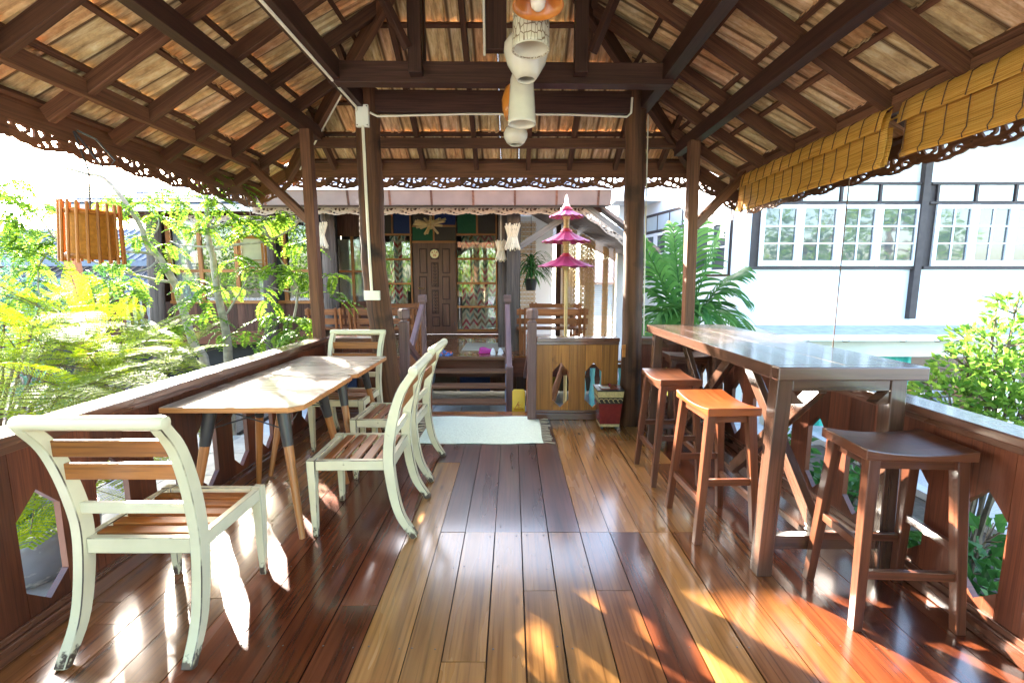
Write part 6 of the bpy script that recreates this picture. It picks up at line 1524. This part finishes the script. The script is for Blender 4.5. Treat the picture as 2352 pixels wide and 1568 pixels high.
T1 = star_tree('pale trunked tree leaning left, its boughs behind the hanging bamboo lantern',
    [([(1345, 1350), (1260, 1180), (1150, 830), (1040, 640), (970, 560), (930, 450), (850, 320), (700, 130), (560, 90), (420, 50)], 0.055, 0.012, 5.6, 5.2),
     ([(1020, 620), (900, 600), (700, 600), (500, 600), (240, 620)], 0.020, 0.007, 5.45, 4.8), ([(1150, 805), (870, 750), (600, 660), (400, 620)], 0.018, 0.006, 5.5, 5.0),
     ([(1030, 650), (980, 700), (840, 750)], 0.014, 0.006, 5.45, 5.2), ([(960, 540), (1040, 430), (1000, 330)], 0.012, 0.006, 5.4, 5.6),
     ([(500, 600), (350, 500), (260, 380), (170, 320)], 0.013, 0.006, 4.9, 4.7), ([(300, 615), (250, 720), (270, 900), (400, 1010)], 0.012, 0.006, 4.8, 4.6), ([(900, 1000), (1000, 1080), (1200, 1000)], 0.012, 0.005, 5.2, 5.6)],
    [(100, 140, 5, 4.7), (60, 260, 4, 4.7), (250, 270, 5, 4.8), (370, 350, 5, 4.9), (700, 260, 5, 5.3), (850, 240, 5, 5.4), (960, 270, 5, 5.4), (1040, 380, 5, 5.5), (900, 500, 5, 5.4), (1050, 200, 4, 5.6),
     (850, 790, 5, 5.3), (700, 790, 4, 5.2), (900, 860, 5, 5.3), (600, 950, 4, 5.0), (150, 890, 5, 4.7), (260, 690, 5, 4.8), (200, 800, 4, 4.8), (100, 480, 6, 4.7), (200, 570, 6, 4.8), (60, 350, 5, 4.7), (1000, 1170, 5, 5.2),
     (870, 1160, 5, 5.0), (1090, 560, 4, 5.4), (420, 520, 5, 4.9), (330, 480, 5, 4.9), (50, 600, 5, 4.8), (780, 360, 4, 5.3), (130, 420, 5, 4.7), (400, 300, 4, 4.9), (30, 200, 4, 4.7), (300, 560, 4, 4.8), (760, 690, 3, 5.2)],
    (-3.98, 5.6, GZ + 0.03), 11, 'pale trunked garden trees')
T2 = star_tree('upright pale trunked tree just left of the square post',
    [([(1495, 1300), (1470, 1080), (1420, 850), (1390, 640), (1360, 480), (1350, 230), (1330, 60)], 0.052, 0.018, 5.2, 5.2), ([(1400, 580), (1570, 550), (1750, 530), (1900, 450), (1980, 370)], 0.018, 0.007, 5.2, 4.9),
     ([(1390, 570), (1200, 560), (1110, 530)], 0.013, 0.006, 5.2, 5.4), ([(1370, 440), (1520, 390), (1420, 270), (1180, 230)], 0.016, 0.006, 5.2, 5.0), ([(1480, 1020), (1300, 1040), (1130, 1080), (1010, 1140)], 0.016, 0.007, 5.2, 5.0),
     ([(1480, 1000), (1560, 880), (1640, 730)], 0.012, 0.006, 5.2, 5.1), ([(1360, 300), (1440, 200), (1560, 130)], 0.013, 0.006, 5.2, 5.3)],
    [(1480, 330, 5, 5.1), (1600, 400, 5, 5.0), (1740, 400, 6, 5.0), (1840, 350, 5, 5.0), (1180, 250, 5, 5.1), (1260, 330, 5, 5.2), (1400, 250, 5, 5.2), (1230, 800, 5, 5.2), (1400, 820, 5, 5.1), (1530, 840, 1, 5.0), (1650, 700, 3, 5.0), (1550, 640, 3, 5.0),
     (1700, 850, 0, 5.0), (1750, 930, 0, 5.0), (1280, 900, 4, 5.2), (1130, 1080, 4, 5.1), (1460, 1120, 5, 5.1), (1600, 1130, 2, 5.0), (1650, 1210, 2, 5.0), (1240, 440, 4, 5.2), (1640, 480, 5, 5.0), (1360, 420, 4, 5.2), (1110, 700, 3, 5.3), (1330, 120, 5, 5.2), (1540, 160, 5, 5.2), (1330, 1000, 3, 5.2)],
    (-3.32, 5.2, GZ + 0.03), 12, 'pale trunked garden trees')
T3 = star_tree('slender sapling with pinnate leaves hugging the square post',
    [([(1860, 1180), (1920, 1020), (1945, 860), (1900, 740), (1830, 650)], 0.018, 0.008, 5.15, 5.0), ([(1945, 870), (1830, 850), (1750, 820)], 0.009, 0.004, 5.05, 5.0), ([(1945, 870), (2010, 860), (2040, 780)], 0.009, 0.004, 5.05, 5.0)],
    [(1900, 740, 5, 5.0), (1830, 690, 5, 5.0), (1950, 560, 4, 5.0), (1950, 760, 4, 5.0), (2150, 760, 3, 5.0), (2170, 880, 3, 5.0), (1900, 1030, 5, 5.0), (2000, 1050, 5, 5.0), (1840, 1120, 4, 5.0), (1960, 1130, 4, 5.0), (1780, 1010, 4, 5.0)],
    (-2.42, 5.18, GZ + 0.03), 13, 'pale trunked garden trees')

# fine leaved fern shrubs on the lower left
def fern_shrub(label, base, tips, seed, L0=0.6):
    random.seed(seed)
    t = thing('fern_shrub', label, 'shrub', base, 0, 'fine leaved yellow green shrubs'); cr = B(); st = B(); b0 = Vector(base)
    for (x, y, Y, dx) in tips:
        p = z4(x, y, Y); mid = b0.lerp(p, 0.55) + Vector((0, 0, 0.12)); st.tube(bez([b0, mid, p], 4), [0.012] * 4 + [0.009] * 4 + [0.005], 5)
        for q in range(3):
            d = Vector((dx + random.uniform(-.5, .5), random.uniform(-.9, .4), random.uniform(-0.05, 0.5))).normalized(); p2 = p.copy(); Lf = L0 * random.uniform(0.8, 1.2); nP = 13
            for i in range(nP):
                d = (d + Vector((0, 0, -0.055))).normalized(); p2 = p2 + d * (Lf / nP)
                sd_ = d.cross(Vector((0, 0, 1))).normalized(); nu = sd_.cross(d); f = math.sin(math.pi * (0.2 + 0.75 * i / nP))
                for s in (-1, 1):
                    pd = (sd_ * s + d * 0.45).normalized(); pp = p2.copy(); pl_ = 0.13 * f; nl = 10
                    for k in range(nl):
                        pp = pp + pd * (pl_ / nl); lsd = pd.cross(nu).normalized()
                        for s2 in (-1, 1): cr.tri_strip_leaf(pp, (lsd * s2 + pd * 0.25).normalized(), nu, 0.019 * (0.6 + 0.4 * f), 0.011)
            st.tube([p, p2], [0.004, 0.002], 4)
    cr.build('foliage', 'leaf_fern', t); st.build('stems', 'barkdark', t); return t
fern_shrub('feathery yellow green shrub at the left edge behind the railing', (-4.35, 3.5, GZ + 0.03), [(40, 1010, 3.4, -.4), (160, 1080, 3.5, .3), (330, 1120, 3.4, .5), (480, 1080, 3.6, .6), (120, 1250, 3.2, .1), (300, 1330, 3.2, .6), (60, 1430, 3.0, .2), (430, 1200, 3.5, .7), (260, 960, 3.8, .2), (540, 1000, 3.8, .6)], 21)
fern_shrub('feathery yellow green shrub spilling toward the tables over the railing', (-3.95, 4.3, GZ + 0.03), [(640, 1200, 3.9, .5), (760, 1280, 3.9, .6), (900, 1330, 4.0, .7), (1010, 1260, 4.2, .6), (600, 1350, 3.6, .4), (700, 1420, 3.5, .7), (520, 1300, 3.6, .2), (850, 1200, 4.2, .3), (450, 1450, 3.3, .6), (820, 1440, 3.7, .5), (1080, 1330, 4.2, .4), (640, 1100, 4.1, .2)], 22)
fern_shrub('low feathery shrub seen through the railing cut-outs', (-3.95, 2.6, GZ + 0.03), [(300, 1800, 2.7, .5), (600, 1750, 3.0, .5), (150, 2000, 2.4, .4), (450, 2000, 2.7, .3), (800, 1700, 3.4, .4), (700, 1900, 3.1, .4)], 23, 0.5)

fern_shrub('feathery yellow green shrub under the two pale trunks', (-4.9, 4.9, GZ + 0.03), [(500, 1180, 4.6, .2), (650, 1040, 4.8, .3), (380, 1040, 4.5, -.2), (780, 1120, 4.7, .5), (880, 1060, 4.9, .4), (250, 1160, 4.4, -.3), (560, 1060, 4.7, .1), (960, 1170, 4.7, .5)], 24)
fern_shrub('feathery yellow green shrub close against the near left railing', (-3.95, 3.2, GZ + 0.03), [(200, 1480, 2.8, .5), (380, 1540, 2.8, .6), (30, 1330, 3.0, .2), (520, 1520, 3.0, .5), (100, 1560, 2.7, .5), (620, 1480, 3.2, .4)], 25)
fern_shrub('feathery shrub arching over the lower terrace, bright in the cut-outs', (-3.9, 3.0, GZ + 0.03), [(560, 1980, 2.75, .4), (700, 1900, 2.95, .4), (430, 2050, 2.6, .3), (850, 1850, 3.25, .3), (1000, 1800, 3.55, .3), (250, 2060, 2.4, .4), (1130, 1760, 3.8, .3), (620, 2150, 2.65, .3)], 26, 0.45)
def leaf_blob(m, c, rad, n, ll, lw, squash=1.0, hollow=0.35, rnd=random):
    c = Vector(c)
    for i in range(n):
        v = Vector((rnd.gauss(0, 1), rnd.gauss(0, 1), rnd.gauss(0, 1))).normalized() * rad * (hollow + (1 - hollow) * rnd.random() ** 0.5); v.z *= squash
        d = (v.normalized() + Vector((rnd.uniform(-.7, .7), rnd.uniform(-.7, .7), rnd.uniform(-.5, .6)))).normalized(); nn = d.cross(Vector((rnd.uniform(-1, 1), rnd.uniform(-1, 1), rnd.uniform(-1, 1))))
        if nn.length < 0.05: continue
        m.tri_strip_leaf(c + v, d, nn.normalized(), ll * rnd.uniform(0.7, 1.2), lw * rnd.uniform(0.8, 1.1))
def bush(label, base, blobs, mat, ll, lw, name='shrub', cat='shrub', bark='barkdark', seed=1, stemr=0.015):
    rnd = random.Random(seed); t = thing(name, label, cat, base); cr = B(); st = B(); b0 = Vector(base)
    for (c, rad, n) in blobs:
        leaf_blob(cr, c, rad, n, ll, lw, 0.8, rnd=rnd); st.tube(bez([b0 + Vector((rnd.uniform(-.05, .05), rnd.uniform(-.05, .05), 0)), b0.lerp(Vector(c), 0.6) + Vector((0, 0, 0.05)), Vector(c)], 3), [stemr] * 3 + [stemr * 0.7] * 3 + [stemr * 0.4], 5)
        for k in range(6):
            v = Vector((rnd.uniform(-1, 1), rnd.uniform(-1, 1), rnd.uniform(-.3, 1))).normalized() * rad; st.tube([Vector(c), Vector(c) + v * 0.9], [stemr * 0.4, 0.003], 4)
    cr.build('foliage', mat, t); st.build('stems', bark, t); return t
random.seed(31)
bl_ = []
for (px, py, Y, r, n) in ((2290, 800, 3.5, 0.26, 260), (2330, 720, 3.6, 0.18, 130), (2230, 850, 3.5, 0.24, 260), (2330, 870, 3.4, 0.28, 320), (2180, 910, 3.4, 0.24, 280), (2280, 940, 3.3, 0.28, 320), (2350, 960, 3.2, 0.25, 260), (2130, 880, 3.6, 0.12, 60), (2220, 780, 3.7, 0.14, 70), (2290, 690, 3.7, 0.08, 30), (2260, 1010, 3.2, 0.25, 240), (2420, 850, 3.4, 0.3, 260), (2420, 740, 3.5, 0.22, 150)):
    c = at_y(px, py, Y); bl_.append((c, r, n))
bush('bright green leafy shrub beyond the right railing', (3.45, 3.2, GZ + 0.045), bl_, 'leaf_shrub', 0.070, 0.036, 'garden_shrub', seed=3)
for k, (x, y, r, lb) in enumerate(((2.55, 1.75, 0.30, 'dark green vine plant low beside the near right railing'), (2.75, 2.6, 0.30, 'dark green vine plant in the bed behind the bar table'), (2.7, 3.5, 0.28, 'dark green vine plant farther along the right bed'), (2.6, 4.35, 0.26, 'dark green vine plant by the far right corner'), (2.6, 1.0, 0.3, 'dark green vine plant at the camera end of the right bed'))):
    bush(lb, (x, y, GZ + 0.045), [((x, y, -0.35), r, 130), ((x + 0.3, y + 0.25, -0.45), r, 110), ((x - 0.1, y - 0.3, -0.45), r, 110), ((x + 0.15, y, -0.15), r * 0.7, 60)], 'leaf_dark', 0.11, 0.075, 'vine_plant', 'plant', seed=40 + k)
lb_ = [(at_y(px, py, 7.6), r, n) for px, py, r, n in ((20, 640, 0.45, 420), (80, 690, 0.40, 380), (140, 720, 0.32, 260), (0, 730, 0.45, 380), (60, 760, 0.4, 320), (-40, 660, 0.5, 300), (130, 670, 0.22, 130))]
bush('blue green clipped bush at the far left edge', (-8.3, 7.6, GZ + 0.03), lb_, 'leaf_blue', 0.09, 0.05, 'clipped_bush', seed=5)
lb_ = [(at_y(px, py, 5.6), r, n) for px, py, r, n in ((30, 860, 0.30, 180), (110, 900, 0.28, 170), (180, 930, 0.22, 120))]
bush('low blue green bush under the fern shrubs on the left', (-5.6, 5.6, GZ + 0.03), lb_, 'leaf_blue', 0.07, 0.04, 'low_bush', seed=6)
lb_ = [(at_y(px, py, 9.6), r, n) for px, py, r, n in ((245, 640, 0.35, 260), (230, 690, 0.3, 200), (265, 600, 0.25, 130))]
bush('dark green climber beside the orange post', (-8.75, 9.6, GZ + 0.03), lb_, 'leaf_dark', 0.10, 0.05, 'climber', 'plant', seed=7)
# glazed pot with water plants outside the left railing
pt = thing('glazed_pot', 'large mottled grey glazed pot outside the left railing', 'pot', (-2.98, 2.62, -0.371))
B().lathe([(0.20, 0.0), (0.26, 0.06), (0.335, 0.20), (0.345, 0.29), (0.315, 0.335), (0.335, 0.36), (0.315, 0.362), (0.295, 0.33), (0.30, 0.28), (0.0, 0.27)], (-2.98, 2.62, -0.371), 32).build('bowl', 'pot', pt, smooth=True)
rnd = random.Random(9); cr = B()
for i in range(46):
    a = rnd.uniform(0, 6.28); r = 0.27 * rnd.random() ** .5; c = Vector((-2.98 + r * math.cos(a), 2.62 + r * math.sin(a), -0.09 + rnd.uniform(0, 0.05)))
    for k in range(7):
        q = k * 0.9 + rnd.random(); d = Vector((math.cos(q), math.sin(q), 0.75)).normalized(); cr.tri_strip_leaf(c, d, Vector((-d.x * .6, -d.y * .6, 0.8)).normalized(), 0.075, 0.06)
tag(cr.build('water_lettuce', 'leaf_blue'), 'blue green water lettuce filling the glazed pot', 'plant')

# palm behind the far right post
random.seed(51)
pm = thing('palm', 'green feather palm between the round column and the white house', 'palm', (2.28, 6.0, GZ + 0.031))
st = B(); cr = B(); c0 = Vector((2.28, 6.0, 0.72))
B().tube([(2.28, 6.0, GZ + 0.031), (2.27, 6.0, 0.0), (2.28, 6.0, 0.75)], [0.075, 0.06, 0.045], 10).build('trunk', 'barkdark', pm, smooth=True)
def pfr(tipx, tipy, Y, sag, ll):
    tip = at_y(tipx, tipy, Y); mid = c0.lerp(tip, 0.55) + Vector((0, 0, sag)); P_ = bez([c0, mid, tip], 10); n = len(P_)
    st.tube(P_, [0.016 * (1 - 0.85 * i / n) for i in range(n)], 5)
    for i in range(4, n):
        d = (P_[min(i + 1, n - 1)] - P_[i - 1]).normalized(); sd_ = d.cross(Vector((0, 0, 1)))
        if sd_.length < .1: sd_ = Vector((1, 0, 0))
        sd_.normalize(); nu = sd_.cross(d).normalized(); f = math.sin(math.pi * (0.22 + 0.70 * i / n))
        for s in (-1, 1):
            L_ = ll * 1.2 * f * random.uniform(0.85, 1.15); dd = (sd_ * s * 0.75 + d * 0.75 + nu * 0.15).normalized(); w0 = 0.025; q = P_[i]; b0 = len(cr.v); ns = 6
            for k in range(ns + 1):
                wd = w0 * math.sin(math.pi * (0.18 + 0.80 * k / ns)); pn = dd.cross(nu).normalized()
                cr.v.append(q + pn * wd); cr.v.append(q - pn * wd); q = q + dd * (L_ / ns); dd = (dd + Vector((0, 0, -0.24))).normalized()
            for k in range(ns): a = b0 + 2 * k; cr.f.append((a, a + 1, a + 3, a + 2)); cr.uv += [(0, 0)] * 4
for a in ((1470, 545, 5.8, 0.05, 0.42), (1545, 520, 6.2, 0.0, 0.40), (1660, 520, 5.9, 0.05, 0.42), (1600, 505, 6.4, 0, 0.4), (1705, 620, 5.9, 0.12, 0.42), (1715, 690, 5.7, 0.28, 0.42), (1480, 770, 5.6, 0.32, 0.45), (1465, 660, 6.2, 0.15, 0.40), (1560, 790, 5.4, 0.40, 0.42), (1650, 780, 5.5, 0.38, 0.45), (1720, 760, 6.3, 0.30, 0.4), (1520, 590, 6.5, 0.1, 0.4)): pfr(*a)
st.build('frond_stems', 'leaf_palm', pm); cr.build('fronds', 'leaf_palm', pm)
# strap leaved plant hung at the veranda
rnd = random.Random(77); hp = thing('hanging_plant', 'dark strap leaved plant hung beside the grey veranda column', 'plant', (0.36, 8.75, 1.25)); cr = B()
B().lathe([(0.09, 0.0), (0.13, 0.20), (0.14, 0.22)], (0.36, 8.75, 1.25), 14).build('pot', 'binblack', hp); B().tube([(0.36, 8.75, 1.46), (0.36, 8.75, 2.95)], 0.005, 4).build('hanger', 'blackmetal', hp)
for i in range(170):
    a = rnd.uniform(0, 6.28); q = Vector((0.36, 8.75, 1.47 + rnd.uniform(0, .35))); dd = Vector((math.cos(a), math.sin(a), rnd.uniform(0.2, 1.3))).normalized(); L_ = rnd.uniform(0.35, 0.75); b0 = len(cr.v); ns = 6
    for k in range(ns + 1):
        wd = 0.014 * math.sin(math.pi * (0.2 + 0.78 * k / ns)); pn = dd.cross(Vector((0, 0, 1))).normalized(); cr.v.append(q + pn * wd); cr.v.append(q - pn * wd); q = q + dd * (L_ / ns); dd = (dd + Vector((0, 0, -0.33))).normalized()
    for k in range(ns): a_ = b0 + 2 * k; cr.f.append((a_, a_ + 1, a_ + 3, a_ + 2)); cr.uv += [(0, 0)] * 4
cr.build('leaves', 'leaf_dark', hp)

# ------------------------------------------------------------------ garden behind the camera, mirrored in the window panes
where = ('at the far left end', 'second from the left', 'third from the left', 'just left of the axis', 'on the axis', 'just right of the axis', 'third from the right', 'second from the right', 'at the far right end')
for k, wh in enumerate(where):
    x = -20 + k * 5.0; rnd = random.Random(300 + k); y = -10.5 + rnd.uniform(-1, 1); h = 6.0 + rnd.uniform(-.6, .8)
    t = thing('garden_tree', 'broad garden tree in the row behind the camera, ' + wh, 'tree', (x, y, GZ), 0, 'garden trees behind the camera'); cr = B(); tr = B()
    tr.tube(bez([(x, y, GZ), (x + 0.1, y, 0.8), (x - 0.1, y + 0.1, h - 2.6)], 4), [0.18] * 4 + [0.13] * 4 + [0.09], 8)
    for i in range(22):
        c = Vector((x + rnd.uniform(-2.6, 2.6), y + rnd.uniform(-1.2, 1.2), rnd.uniform(0.6, h - 0.7))); leaf_blob(cr, c, rnd.uniform(0.75, 1.15), 150, 0.26, 0.14, 0.8, rnd=rnd); tr.tube([(x, y, min(c.z, h - 2.7)), c], [0.05, 0.02], 5)
    tr.build('trunk', 'barkdark', t, smooth=True); cr.build('crown', 'leaf_shrub', t)
